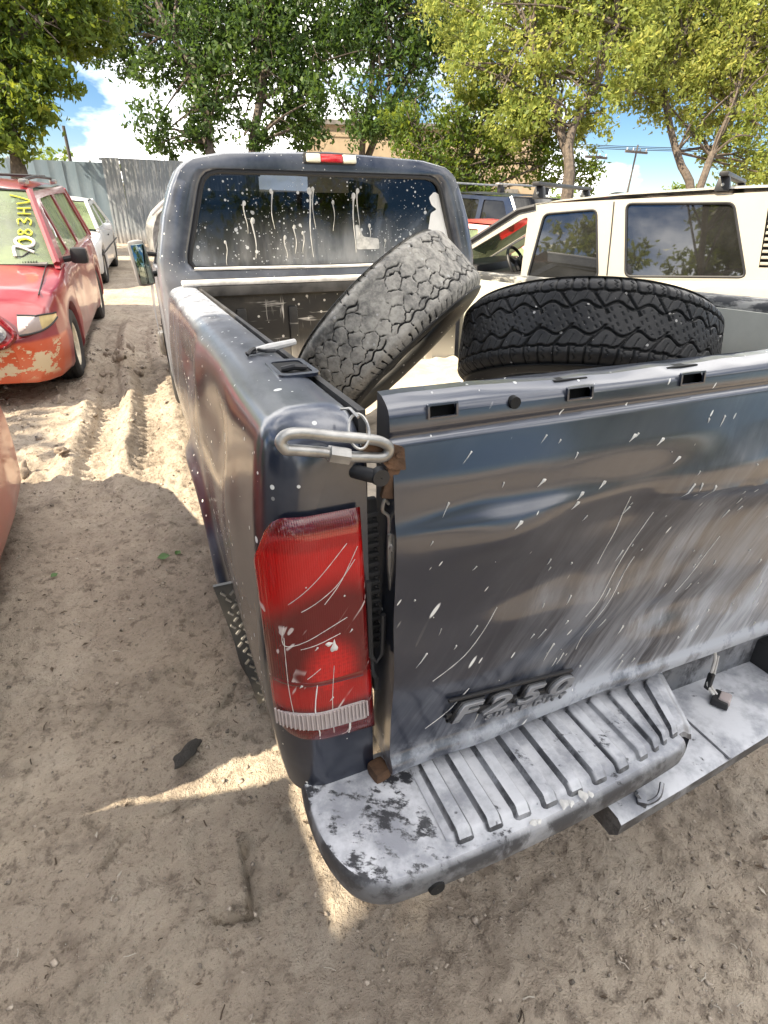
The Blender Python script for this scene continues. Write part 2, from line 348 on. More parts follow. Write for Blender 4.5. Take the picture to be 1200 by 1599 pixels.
fallen_leaf(-1.12, 2.0, .024, 1.2, 'small green leaf curled against the larger fallen leaf')
fallen_leaf(-1.70, 1.98, .022, .9, 'lone green fallen leaf near the red car at the left edge')

def scatter_twigs(name, n, mat, label, seed):
    r = np.random.default_rng(seed); b = MB()
    for i in range(n):
        x, y = (r.uniform(-2.4, -.85), r.uniform(-.3, 4.5)) if i % 4 else (r.uniform(-.8, .5), r.uniform(-1., -.2)); l = r.uniform(.004, .017); a = r.uniform(0, 6.28)
        z = float(ground_h(np.array([x]), np.array([y]))[0])+.006; dx, dy = math.cos(a)*l, math.sin(a)*l; k_ = r.uniform(-.3, .3)
        if i % 3: b.tube([(x-dx, y-dy, z), (x-dy*k_, y+dx*k_, z+.004), (x+dx, y+dy, z)], r.uniform(.0008, .0022), 4)
        else:
            w_ = l*.4; b.add([(x-dx, y-dy, z), (x-dy/l*w_, y+dx/l*w_, z+.006), (x+dx, y+dy, z+.002), (x+dy/l*w_, y-dx/l*w_, z+.003)], [(0, 1, 2, 3)])
    o = b.build(name, mat, smooth=False, recalc=False); tag(o, label, kind='stuff')
scatter_twigs('dry_litter', 420, plain('dry_litter_brown', (.085, .06, .04), .9, var=.5, sc_=3), 'bits of twig and dry leaf litter scattered over the soil', 12)
scatter_twigs('pale_chips', 130, plain('pale_chip', (.5, .45, .38), .9, var=.3, sc_=3), 'pale chips and straw scattered over the soil', 13)
# ------------------------------------------------------------------ the pickup truck
def specks(k, vec, sc_, r, keep, soft=.02):
    x = k.n('ShaderNodeTexVoronoi'); k.L(vec, x.inputs['Vector']); x.inputs['Scale'].default_value = sc_
    s = k.n('ShaderNodeSeparateColor'); k.L(x.outputs['Color'], s.inputs[0])
    rr = k.m('MULTIPLY', s.outputs[1], r)
    return k.m('MULTIPLY', k.ramp(k.m('SUBTRACT', x.outputs['Distance'], rr), soft, -soft), k.ramp(s.outputs[0], keep, keep+.02))
DUSTC = (.37, .39, .43); SPLAT = (.68, .68, .66)
def truck_paint(name, mode):
    k = NT(name); v = k.co(); a = k.noise(v, 2.0, 6, .62); b = k.noise(v, 26, 5, .65)
    x, y, z = k.axis(0), k.axis(1), k.axis(2); up = k.ramp(k.nz(), .35, .95)
    if mode == 'side':
        d = k.m('MULTIPLY', up, k.m('ADD', .30, k.m('MULTIPLY', k.ramp(y, .75, 1.7), .65)))
        d = k.m('MULTIPLY', d, k.ramp(k.noise(k.co(scale=(1, .35, 1)), 16, 5, .7), .28, .60, (.35,)*3))
        st = k.noise(k.co(scale=(1, 9, .6), rot=(.25, 0, 0)), 6, 4, .6)
        d = k.m('ADD', d, k.m('MULTIPLY', k.ramp(st, .56, .74), k.m('MULTIPLY', k.ramp(y, 1.2, 2.3), .75)))
        d = k.m('ADD', d, k.m('MULTIPLY', k.ramp(a, .45, .8), .16))
        sp = k.m('MAXIMUM', specks(k, v, 26, .22, .86), specks(k, v, 60, .25, .8))
    elif mode == 'cab':
        d = k.m('ADD', k.m('MULTIPLY', k.ramp(a, .32, .72), .34), k.m('MULTIPLY', up, .18))
        d = k.m('ADD', d, k.m('MULTIPLY', k.ramp(z, 1.62, 1.5), .25))
        sp = k.m('MAXIMUM', specks(k, v, 34, .15, .72), specks(k, v, 80, .2, .66))
    else:
        s1 = k.noise(k.co(scale=(1.0, 1, .07), rot=(0, -.62, 0)), 13, 6, .68)
        s2 = k.noise(k.co(scale=(1.0, 1, .05), rot=(0, -.42, 0)), 30, 4, .6)
        den = k.m('ADD', k.m('MULTIPLY', k.m('SUBTRACT', 1.30, z), 1.15), k.m('MULTIPLY', k.m('ADD', x, .55), .62))
        den = k.m('ADD', den, k.m('MULTIPLY', k.m('SUBTRACT', a, .5), 1.5))
        dd = k.ramp(den, -.02, 1.0)
        d = k.m('MULTIPLY', dd, k.m('ADD', k.ramp(s1, .42, .64, (.0,)*3, (.60,)*3), k.m('MULTIPLY', k.ramp(s2, .53, .66), .42)))
        d = k.m('ADD', d, k.m('MULTIPLY', k.ramp(z, .865, .80), k.ramp(b, .40, .62, (.1,)*3, (.55,)*3)))
        smear = k.noise(k.co(scale=(1, 1, .22), rot=(0, -.66, 0)), 5, 5, .6); d = k.m('ADD', d, k.m('MULTIPLY', k.ramp(smear, .46, .70), k.m('ADD', .06, k.m('MULTIPLY', dd, .55))))
        d = k.m('ADD', d, k.m('ADD', .008, k.m('MULTIPLY', k.ramp(k.nz(), .2, .8), .17)))
        sv = k.co(scale=(1.7, 1, .42), rot=(0, -.62, 0))
        sp = k.m('MAXIMUM', specks(k, sv, 24, .17, .90, .03), specks(k, sv, 52, .18, .86, .03))
        lines = k.noise(k.co(scale=(1.0, 1, .02), rot=(0, -.5, 0)), 42, 2, .5)
        sp = k.m('MAXIMUM', sp, k.m('MULTIPLY', k.ramp(lines, .705, .735), k.m('MULTIPLY', dd, k.ramp(k.noise(v, 9, 3), .5, .58))))
    d = k.m('ADD', d, k.m('MULTIPLY', k.ramp(b, .66, .8), .05)); d = k.m('MINIMUM', d, .93)
    col = k.mix(d, (.014, .020, .040), DUSTC); col = k.mix(sp, col, SPLAT)
    w_ = k.m('MULTIPLY', k.m('SUBTRACT', 1., d), k.m('SUBTRACT', 1., sp))
    k.P(Base_Color=col, Metallic=k.m('MULTIPLY', w_, .55), Roughness=k.m('ADD', .36, k.m('MULTIPLY', k.m('SUBTRACT', 1., w_), .40)),
        Coat_Weight=k.m('MULTIPLY', w_, .9), Coat_Roughness=k.ramp(a, .3, .8, (.10,)*3, (.26,)*3), Coat_IOR=1.75,
        Normal=k.bump(k.m('ADD', k.m('MULTIPLY', k.m('ADD', d, sp), .5), k.noise(v, 1.6, 2)), .10, .012))
    return k.mat
M_side = truck_paint('dark_grey_paint', 'side'); M_cab = truck_paint('dark_grey_cab_paint', 'cab'); M_gate = truck_paint('dark_grey_tailgate_paint', 'gate')
def bumper_mat():
    k = NT('white_flecked_bumper'); v = k.co(); up = k.ramp(k.nz(), .45, .9)
    a = k.noise(v, 13, 7, .7); b = k.noise(k.co(scale=(1, 2.2, 1), rot=(0, 0, .6)), 34, 5, .7)
    x = k.axis(0); cover = k.ramp(x, -.755, -.725, (.022,)*3, (.095,)*3)
    f = k.ramp(k.m('ADD', k.m('ADD', k.m('MULTIPLY', a, .62), k.m('MULTIPLY', b, .38)), cover), .46, .52)
    d = k.m('MULTIPLY', up, f)
    side = k.m('MULTIPLY', k.m('SUBTRACT', 1., up), k.m('ADD', k.m('MULTIPLY', k.ramp(k.noise(k.co(scale=(1, 1, .5)), 8, 6, .7), .54, .62), k.ramp(x, -.8, -.62, (.05,)*3, (.34,)*3)), .02))
    d = k.m('ADD', d, side)
    tone = k.mix(k.ramp(k.noise(v, 9, 6, .65), .36, .62), (.27, .28, .31), (.56, .57, .60))
    col = k.mix(d, k.mix(k.ramp(a, .42, .56), (.045, .046, .052), (.15, .155, .165)), tone)
    k.P(Base_Color=col, Roughness=k.m('ADD', .42, k.m('MULTIPLY', d, .35)), Specular_IOR_Level=.4, Normal=k.bump(k.m('ADD', d, k.m('MULTIPLY', b, .5)), .45, .004)); return k.mat
M_bump = bumper_mat()
M_bed = plain('scuffed_bed_paint', (.045, .043, .042), .6, var=.6, sc_=7, bump=.2)
k = NT('scuffed_black_rail'); v = k.co(scale=(1, .25, 1)); k.P(Base_Color=k.mix(k.ramp(k.noise(v, 22, 6, .7), .46, .62), (.035, .036, .038), (.36, .35, .32)), Roughness=.6); M_scuff = k.mat
M_pale = plain('dusty_sunlit_bed_wall', (.46, .46, .40), .8, var=.12, sc_=5)  # pale tone holds dust plus the sunlight on the right-hand wall
def bedwall_mat():
    k = NT('scraped_bed_wall'); v = k.co(); a = k.noise(v, 3, 6, .6); sp = k.m('MAXIMUM', specks(k, k.co(scale=(1, 1, .6)), 14, .28, .7), specks(k, v, 40, .3, .75))
    l1 = k.ramp(k.noise(k.co(scale=(.08, 1, 1)), 40, 3), .60, .66); l2 = k.ramp(k.noise(k.co(scale=(1, 1, .08)), 40, 3), .62, .67)
    zone = k.ramp(k.noise(v, 4, 3), .46, .60); f = k.m('MAXIMUM', sp, k.m('MULTIPLY', k.m('MAXIMUM', l1, l2), zone))
    f = k.m('MAXIMUM', f, k.ramp(k.axis(2), 1.22, 1.0, (0,)*3, (.7,)*3))
    k.P(Base_Color=k.mix(f, k.mix(k.ramp(a, .4, .65), (.014, .013, .012), (.06, .052, .04)), (.58, .55, .5)), Roughness=.5, Coat_Weight=.25); return k.mat
M_bedwall = bedwall_mat()
def lens_mat(name, col, streak=True):
    k = NT(name); v = k.co(); ws = k.n('ShaderNodeTexWave', bands_direction='X'); k.L(v, ws.inputs[0]); ws.inputs['Scale'].default_value = 75
    a = k.noise(k.co(scale=(1, 1, .3), rot=(0, -.7, 0)), 22, 4, .6)
    sp = specks(k, k.co(scale=(1.6, 1, .5), rot=(0, -.6, 0)), 30, .22, .88, .03)
    ln = k.noise(k.co(scale=(1, 1, .03), rot=(0, -.62, 0)), 38, 2, .5); sp = k.m('MAXIMUM', sp, k.m('MULTIPLY', k.ramp(ln, .68, .70), k.ramp(k.noise(v, 11, 2), .47, .52)))
    f = k.m('ADD', k.m('MULTIPLY', sp, .8), k.m('MULTIPLY', k.ramp(a, .45, .8), .10))
    k.P(Base_Color=k.mix(f, col, (.72, .66, .64)), Roughness=k.m('ADD', .10, k.m('MULTIPLY', f, .5)), Coat_Weight=.5, Coat_Roughness=.06, Normal=k.bump(ws.outputs[0], .05, .002)); return k.mat
M_red = lens_mat('red_lens', (.42, .006, .006)); M_reddk = lens_mat('dark_red_lens', (.13, .004, .004)); M_redlt = lens_mat('bright_red_lens', (.62, .012, .006)); M_clear = lens_mat('clear_lens', (.44, .38, .37))
def tail_lens():
    k = NT('tail_lens'); v = k.co(); x, z = k.axis(0), k.axis(2); ws = k.n('ShaderNodeTexWave', bands_direction='X'); k.L(v, ws.inputs[0]); ws.inputs['Scale'].default_value = 90
    dx = k.m('ADD', x, .862); arc = k.m('MULTIPLY', k.m('MULTIPLY', dx, dx), -5.5)
    zz = k.m('SUBTRACT', z, k.m('ADD', 1.205, arc)); up = k.m('MULTIPLY', k.ramp(zz, -.02, .045), k.ramp(z, 1.318, 1.300))
    top = k.m('MULTIPLY', up, k.ramp(z, 1.285, 1.275, (.62,)*3)); 
    r1 = k.m('SQRT', k.m('ADD', k.m('POWER', k.m('DIVIDE', k.m('ADD', x, .877), .040), 2.), k.m('POWER', k.m('DIVIDE', k.m('SUBTRACT', z, 1.045), .055), 2.)))
    fac_ = k.m('ADD', .72, k.m('MULTIPLY', k.ramp(k.vor(k.co(scale=(1, 1, 1)), 120., 'F1', .3), .1, .7), .45)); spot = k.m('MULTIPLY', k.ramp(r1, 1.5, .45), fac_); low = k.m('MULTIPLY', k.m('MULTIPLY', k.ramp(z, .955, .975), k.ramp(z, 1.03, 1.0)), .62)
    f = k.m('MAXIMUM', k.m('MULTIPLY', top, .8), k.m('MAXIMUM', spot, low))
    a = k.noise(k.co(scale=(1, 1, .3), rot=(0, -.7, 0)), 22, 4, .6); col = k.mix(f, (.105, .0025, .003), (.50, .007, .006))
    col = k.mix(k.m('MULTIPLY', k.ramp(z, .905, .890), .8), col, (.12, .004, .006))
    sp = specks(k, k.co(scale=(1.6, 1, .5), rot=(0, -.6, 0)), 38, .20, .88, .03); ln = k.noise(k.co(scale=(1, 1, .03), rot=(0, -.62, 0)), 46, 2, .5)
    sp = k.m('MAXIMUM', sp, k.m('MULTIPLY', k.m('MULTIPLY', k.ramp(ln, .60, .63), k.ramp(k.noise(v, 12, 2), .46, .52)), k.ramp(z, 1.22, 1.18)))
    g = k.m('ADD', k.m('MULTIPLY', sp, .75), k.m('MULTIPLY', k.ramp(a, .5, .85), k.ramp(x, -.86, -.81, (.04,)*3, (.28,)*3)))
    k.P(Base_Color=k.mix(g, col, (.68, .60, .58)), Roughness=k.m('ADD', .08, k.m('MULTIPLY', g, .5)), Coat_Weight=.7, Coat_Roughness=.05, Normal=k.bump(ws.outputs[0], .16, .003)); return k.mat
M_taillens = tail_lens()
k = NT('thin_white_run'); v = k.co(); d_ = k.n('ShaderNodeBsdfDiffuse'); d_.inputs[0].default_value = (.62, .61, .58, 1); t_ = k.n('ShaderNodeBsdfTransparent'); m_ = k.n('ShaderNodeMixShader'); k.L(k.ramp(k.noise(v, 30, 4, .6), .3, .6, (.55,)*3, (.92,)*3), m_.inputs[0]); k.L(t_.outputs[0], m_.inputs[1]); k.L(d_.outputs[0], m_.inputs[2]); k.L(m_.outputs[0], k.out.inputs[0]); M_run = k.mat
M_dusty = plain('dusty_white_paint', (.62, .60, .57), .75, var=.25, sc_=12, bump=.15)

TR = Matrix(((.9998, .0015, -.0199), (0, .99719, .07493), (.02, -.07491, .99699)))
truck = empty('pickup_truck', 'dented dark grey pickup truck with white splashes and two loose tyres in its bed', 'pickup truck')
off = Vector((0, 0, .9)); mt = TR.to_4x4(); mt.translation = off-TR @ off; truck.matrix_world = mt
XC = -.035                                             # the truck's centre line
# ---- bed sides
SEC = spline([(-.80, 1.36), (-.801, 1.44), (-.808, 1.468), (-.83, 1.477), (-.87, 1.478), (-.905, 1.472), (-.932, 1.456), (-.947, 1.425), (-.957, 1.37), (-.970, 1.26), (-.980, 1.13),
              (-.985, 1.02), (-.984, .93), (-.979, .86), (-.972, .79), (-.962, .72)], 60)
AY, AZ, AR = 1.22, .47, .50
def side_pts(side):
    s_ys = np.r_[np.linspace(2.53, 2.3, 6), np.linspace(2.28, .16, 110), .15-.145*np.sin(np.linspace(0, math.pi/2, 16))]
    rows = []
    r = .075
    for y in s_ys:
        s = max(0., min(r, y-.005)); ins = r-math.sqrt(max(0, r*r-(r-s)**2))
        row = []
        for i, (x, z) in enumerate(SEC):
            outer = sst(-.84, -.93, x); top = sst(1.30, 1.44, z)
            zb = z
            if z < 1.02:                                  # wheel opening
                t = (1.02-z)/(1.02-.72); low = .72
                if abs(y-AY) < AR: low = max(.72, AZ+math.sqrt(AR*AR-(y-AY)**2))
                zb = 1.02-t*(1.02-min(low, 1.0))
            xx = x
            d = math.hypot(y-AY, zb-AZ)
            if x < -.93 and zb < 1.25: xx -= .042*math.exp(-((d-.525)/.055)**2)*sst(1.25, 1.05, zb)
            if side < 0 and x < -.93:                     # dents in the near side
                xx += .030*math.exp(-((y-.62)/.20)**2-((zb-1.27)/.10)**2)-.012*math.exp(-((y-.34)/.12)**2-((zb-1.24)/.12)**2)
                xx += .022*math.exp(-((y-1.35)/.30)**2-((zb-1.30)/.07)**2)-.010*math.exp(-((y-.98)/.09)**2-((zb-1.31)/.13)**2)
                xx += .004*math.sin(y*9+zb*6)*math.exp(-((zb-1.15)/.15)**2)
            xx += ins*outer*1.0; zz = zb-ins*top*.9
            row.append((xx, y, zz))
        rows.append(row)
    rows = np.array(rows)
    if side > 0: rows[..., 0] = 2*XC-rows[..., 0]
    return rows
sides = []
for sgn in (-1, 1):
    P_ = side_pts(sgn); b = MB(); b.grid(P_)
    n = len(SEC); last = P_[-1]                           # close the rear end down to the sill
    inner_x = last[0][0]; cap = [tuple(p) for p in last]
    low = tuple(last[-1]); base = [(inner_x, .006, low[2])]
    cap += base
    b.add(cap, [tuple(range(len(cap)))])
    o = b.build('bed_side', M_side if sgn < 0 else M_scuff, truck, angle=50); sides.append(o)
    if sgn > 0: o.location = (.05, 0, .028)
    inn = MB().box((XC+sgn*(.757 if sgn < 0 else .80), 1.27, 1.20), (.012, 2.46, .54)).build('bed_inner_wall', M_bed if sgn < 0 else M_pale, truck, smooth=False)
    wh = MB(); wh.grid([[(XC+sgn*xx, AY+.5*math.cos(t), .60+.5*math.sin(t)) for xx in (.92, .55)] for t in np.linspace(0, math.pi, 20)]).build('wheel_well', M_dark, truck)
L_side = sides[0]
# stake pocket and clutter on the near rail
b = MB(); b.plate(roundpoly([(-.866, .255), (-.79, .255), (-.79, .405), (-.866, .405)], .02), [roundpoly([(-.857, .27), (-.80, .27), (-.80, .385), (-.857, .385)], .014)], .006, lambda a, c, d: (a, c, 1.4765+d))
b.build('stake_pocket', M_side, L_side)
MB().box((-.829, .328, 1.474), (.056, .114, .012)).build('pocket_hole', M_dark, L_side, smooth=False)
MB().tube([(-.852, .30, 1.484), (-.83, .292, 1.489), (-.808, .30, 1.484)], .006).build('pocket_clip', M_black, L_side)
# ---- tail light, wrapping round the rear corner
def taillight(sgn):
    plan = []
    for x in np.linspace(-.822, -.895, 12): plan.append((x, -.004))
    for t in np.linspace(0, 1.22, 14)[1:]: plan.append((-.895-.078*math.sin(t), -.004+.082*(1-math.cos(t))))
    plan = np.array(plan); acc = np.r_[0, np.cumsum(np.hypot(*np.diff(plan, axis=0).T))]; Lt = acc[-1]
    def pos(u, z, h):
        s = u*Lt; x = np.interp(s, acc, plan[:, 0]); y = np.interp(s, acc, plan[:, 1]); i = min(np.searchsorted(acc, s), len(plan)-1); i = max(i, 1)
        t = plan[i]-plan[i-1]; t = t/np.linalg.norm(t); nrm = np.array([t[1], -t[0]]) if True else None
        if nrm@np.array([-.6, -.8]) < 0: nrm = -nrm
        x, y = x+nrm[0]*h, y+nrm[1]*h
        xb = x-.0*(z-1)
        return (xb if sgn < 0 else 2*XC-xb, y, z)
    z0, z1 = .880, 1.335
    SH = lambda z: .007+.016*(1.335-z)/.46
    def zone(za, zb, h0, dome, mat, name, par, u0=.0, u1=1., nu=30, nz_=26, rc=0.):
        P_ = []
        for u in np.linspace(0, 1, nu):
            row = []
            for t in np.linspace(0, 1, nz_):
                uu = u0+(u1-u0)*u; ztop = zb-rc*max(0, (u-.62)/.38)**2.2*1.0; zbot = za+rc*.6*max(0, (u-.7)/.3)**2-.010*(1-u)
                e = min(1, min(u, 1-u)/.08, min(t, 1-t)/.05*1.0); e = max(0, e); z = zbot+(ztop-zbot)*t; p = pos(uu, z, h0+dome*math.sqrt(1-(1-e)**2))
                row.append((p[0]+(SH(z)*(1-uu)**1.2-.0*uu)*(1 if sgn < 0 else -1), p[1], p[2]))
            P_.append(row)
        return MB().grid(P_).build(name, mat, par, angle=60)
    hs = zone(z0, z1, .001, .012, M_taillens, 'tail_light', truck, rc=.085)
    zone(.914, .962, .0085, .007, M_clear, 'reversing_lens', hs, .07, .93, nz_=8, rc=.012)
    zone(1.018, 1.03, .0095, .004, M_reddk, 'lens_rib', hs, .06, .93, nz_=5)
    rv = MB()
    for q in np.linspace(.09, .90, 24):
        pp = [pos(q, z, .0175) for z in (.921, .935, .956)]; rv.tube([(p[0]+SH(p[2])*(1-q)**1.2*(1 if sgn < 0 else -1), p[1], p[2]) for p in pp], .0022, 5)
    rv.build('lens_flutes', M_clear, hs)
    return hs
tl = taillight(-1); taillight(1)
# ---- bed floor, front wall, ledge
MB().box((XC, 1.25, .935), (1.5, 2.44, .03)).build('bed_floor', M_bed, truck, smooth=False)
for i in range(9): MB().box((XC-.64+i*.16, 1.25, .953), (.06, 2.42, .012)).build('floor_rib', M_bed, truck, smooth=False)
MB().box((XC, 2.487, 1.21), (1.5, .03, .56)).build('bed_front_wall', M_bedwall, truck, smooth=False)
for i in range(5): rbox('wall_rib', (XC-.56+i*.28, 2.466, 1.17), (.05, .016, .38), M_bedwall, truck, bev=.008)
rbox('front_ledge', (XC-.01, 2.478, 1.494), (1.66, .085, .026), M_dusty, truck, bev=.008)
rbox('ledge_skirt', (XC-.01, 2.442, 1.455), (1.52, .012, .05), M_bed, truck, bev=.004)
# ---- tailgate, grid with real slots
def tailgate():
    us = sorted(set(np.round(np.r_[np.linspace(-.765, .80, 150), [-.703, -.658, -.452, -.405, -.206, -.153, .28, .335, .53, .585]], 4)))
    vs = sorted(set(np.round(np.r_[np.linspace(0, .80, 74), np.linspace(.80, 1, 46), [.9580, .9826]], 4)))
    def P0(x, v):
        zb = .775+.033*(x+.78)/1.09 if x < .4 else .811; zt = 1.489
        z = zb+(zt-zb)*v; xl = x+(-.019*(1-v))*sst(.3, -.7, x)
        q = z
        # outer skin profile
        y = -.020
        if v > .918: y = -.016+.012*(v-.918)/.018          # second band
        if v > .936: y = -.006+.004*sst(.936, .99, v)
        if v > .97: y = -.002+.030*((v-.97)/.03)**2
        if v <= .918: y = -.014-.034*min(1, max(0, (.918-v)/.20))**1.15
        y += .008*math.exp(-((v-.925)/.006)**2)
        # stamped panel and dents
        e = 1.27-.06*(x+.55); inside = sst(e+.030, e-.030, q)*sst(-.60, -.42, x)
        y += .008*inside-.007*math.exp(-((q-e-.010)/.009)**2)*sst(-.30, -.10, x)
        y += .011*math.exp(-((x+.52)/.22)**2-((q-1.13)/.07)**2)-.007*math.exp(-((x+.60)/.16)**2-((q-1.255)/.045)**2)
        y += .008*math.exp(-((x+.22)/.20)**2-((q-1.09)/.08)**2)-.006*math.exp(-((x+.36)/.14)**2-((q-1.04)/.06)**2)
        y += .009*math.exp(-((x-.02)/.18)**2-((q-1.17)/.06)**2)+.010*math.exp(-((x+.10)/.2)**2-((q-.97)/.05)**2)
        y += .020*float(fbm(np.array([x*2.3+q*1.2]), np.array([q*5.0-x*.6]), 1., 3, 77)[0])*sst(1.38, 1.30, q)
        y -= .012*sst(.06, .035, v)                             # rolled lower lip
        y += .010*sst(.012, .0, v)
        return [xl, y, z+.004*math.sin(x*7)*sst(.97, 1, v)+.006*float(fbm(np.array([x*9.]), np.array([0.]), 1., 2, 5)[0])*sst(.98, 1, v)]
    G = np.array([[P0(x, v) for v in vs] for x in us]); nv = len(vs)
    slots = [(-.703, -.658), (-.452, -.405), (-.206, -.153), (.28, .335), (.53, .585)]
    F = []
    for i in range(len(us)-1):
        for j in range(nv-1):
            xm = (us[i]+us[i+1])/2; vm = (vs[j]+vs[j+1])/2
            if .9580 < vm < .9826 and any(a < xm < c for a, c in slots): continue
            F.append((i*nv+j, (i+1)*nv+j, (i+1)*nv+j+1, i*nv+j+1))
    b = MB(); b.add(G.reshape(-1, 3), F)
    bl, tl_, tr_, br = G[0, 0], G[0, -1], G[-1, -1], G[-1, 0]  # back skin and rims
    back = lambda p: (p[0]+(.004 if p[0] < 0 else -.004), .055, p[2])
    rim = [G[0, j] for j in range(nv)]+[G[i, -1] for i in range(len(us))]+[G[-1, j] for j in range(nv-1, -1, -1)]+[G[i, 0] for i in range(len(us)-1, -1, -1)]
    n = len(rim); V = [tuple(p) for p in rim]+[back(p) for p in rim]
    b.add(V, [(i, (i+1) % n, (i+1) % n+n, i+n) for i in range(n)])
    b.add([back(bl), back(tl_), back(tr_), back(br)], [(0, 1, 2, 3)])
    o = b.build('tailgate', M_gate, truck, angle=40)
    for a, c in slots:
        zz = .775+(1.489-.775)*.97+.001
        MB().box(((a+c)/2, .030, zz), (c-a+.02, .02, .034)).build('clip_slot', M_dark, o, smooth=False)
        MB().plate(roundpoly([(a-.003, zz-.0115), (c+.003, zz-.0115), (c+.003, zz+.0115), (a-.003, zz+.0115)], .003), [[(a+.0005, zz-.0085), (c-.0005, zz-.0085), (c-.0005, zz+.0085), (a+.0005, zz+.0085)]], .005, lambda p, q, d: (p, -.0085+d+.028*max(0, (q-zz)/.03)*.25, q)).build('slot_rim', M_gate, o)
    MB().lathe([(-.006, .0001), (-.006, .0095), (.004, .0105)], 20, 'y', (-.555, -.0035, 1.4665)).build('round_hole', M_dark, o)
    return o
gate = tailgate()
# badge: chrome-edged letters, worn white
def letters(txt, x0, z0, size, sx, y, name, parent, mat, gap, slope, shear=.28, ext=.004, bev=.0012):
    x = x0; out = []
    for ch in txt:
        if ch == ' ': x += gap*.6; continue
        c = bpy.data.curves.new(name, 'FONT'); c.body = ch; c.size = size; c.extrude = ext; c.bevel_depth = bev; c.shear = shear
        tmp = bpy.data.objects.new('tmp', c); COL.objects.link(tmp); bpy.context.view_layer.update()
        me = bpy.data.meshes.new_from_object(tmp.evaluated_get(bpy.context.evaluated_depsgraph_get())); wd = tmp.dimensions.x
        bpy.data.objects.remove(tmp)
        o = link(name, me, mat, parent); o.matrix_local = Matrix.Translation((x, y, z0+slope*(x-x0))) @ Matrix.Rotation(-math.atan(slope), 4, 'Y') @ Matrix.Rotation(math.pi/2, 4, 'X') @ Matrix.Diagonal((sx, 1, 1, 1))
        out.append(o); x += gap if gap > 0 else wd*sx-gap
    return out
k = NT('worn_badge'); v = k.co(); f = k.ramp(k.noise(v, 60, 4, .6), .30, .46)
k.P(Base_Color=k.mix(f, (.06, .06, .065), (.23, .235, .25)), Roughness=.35, Metallic=.3, Coat_Weight=.4); M_badge = k.mat
BY = -.0525
o = MB().box((-.521, BY+.007, .867), (.30, .010, .012), Matrix.Rotation(.09, 3, 'Y'), 1, .004).build('badge_bar', M_black, gate)
o = MB().box((-.521, BY+.006, .906), (.292, .008, .007), Matrix.Rotation(.09, 3, 'Y'), 1, .003).build('badge_bar', M_black, gate)
BS = -.075
letters('F250', -.668, .873, .052, 2.0, BY-.003, 'badge_letter', gate, M_badge, .074, BS, .32, .003, .0016)
letters('F250', -.6695, .8722, .0535, 2.0, BY+.005, 'badge_shadow_letter', gate, M_black, .0739, BS, .32, .003, .0030)
letters('SUPER DUTY', -.588, .848, .0165, 1.5, BY-.002, 'badge_letter', gate, M_badge, .0205, BS, .25, .0022, .0008)
# raised white splashes on the tailgate, one countless mass
def splashes(name, parent, mat, spots, fn, label=None):
    b = MB()
    for (a, c, r, l, ang) in spots:
        n = 18; q = np.linspace(0, 2*math.pi, n+1)[:-1]; ca, sa = math.cos(ang), math.sin(ang); rim = []
        for t in q:
            u, v_ = r*math.cos(t)*(1+.25*math.sin(3*t+ang*5)), r*.8*math.sin(t)
            if u > 0: u = u*(1+l/r*max(0, math.cos(t))**2); v_ *= (1-.55*max(0, math.cos(t)))
            rim.append((a+u*ca-v_*sa, c+u*sa+v_*ca))
        b.add([fn(p[0], p[1], 0) for p in rim]+[fn(p[0]*.55+a*.45, p[1]*.55+c*.45, .0016) for p in rim]+[fn(a, c, .002)],
              [(i, (i+1) % n, n+(i+1) % n, n+i) for i in range(n)]+[(n+i, n+(i+1) % n, 2*n) for i in range(n)])
    o = b.build(name, mat, parent, angle=80); tag(o, kind='stuff'); return o
# outer skin sampled for the splashes to sit on
_gz = {}
def skin_y(ob, x, z):
    hit, loc, nr, idx = ob.ray_cast(Vector((x, -.6, z)), Vector((0, 1, 0))); return loc.y if hit else None
spots = []
r_ = random.Random(5)
for i in range(80):
    x = r_.uniform(-.74, .2); z = r_.uniform(.85, 1.42); s = .0009*math.exp(r_.uniform(0, 1.45))
    spots.append((x, z, s, s*r_.choice([0, 2, 4, 7, 10]), math.radians(r_.uniform(225, 250))))
for x, z in ((-.50, 1.335), (-.245, 1.37), (-.31, 1.385), (-.20, 1.33), (-.37, 1.31), (-.42, 1.30), (-.43, 1.285), (-.55, 1.275)): spots.append((x, z, .0045, .011, math.radians(215)))
bpy.context.view_layer.update()
spots = [s for s in spots if skin_y(gate, s[0], s[1]) is not None]
splashes('paint_splashes', gate, M_run, spots, lambda a, c, d: (a, (skin_y(gate, a, c) or -.02)-.0006-d, c))
def drips(name, parent, ob, lst, mat):
    b = MB()
    for pts, r in lst:
        P3 = []
        for x, z in spline(pts, 14):
            y = skin_y(ob, x, z)
            if y is not None: P3.append((x, y-.0003, z))
        if len(P3) > 3: b.tube(P3, r*(.5+.5*np.abs(np.sin(np.arange(len(P3))*1.7+pts[0][0]*90))), 5)
    o = b.build(name, mat, parent); tag(o, kind='stuff'); return o
drips('white_runs', gate, gate, [([(-.30, 1.27), (-.305, 1.22), (-.34, 1.13)], .0010), ([(-.225, 1.22), (-.29, 1.10), (-.36, 1.02)], .0009), ([(-.24, 1.12), (-.33, 1.0), (-.36, .93)], .0008), ([(-.57, 1.10), (-.63, 1.02), (-.70, .98)], .0009),
    ([(-.01, 1.12), (-.1, 1.0)], .0009), ([(-.62, .93), (-.66, .89), (-.71, .86)], .0009)], M_dusty)
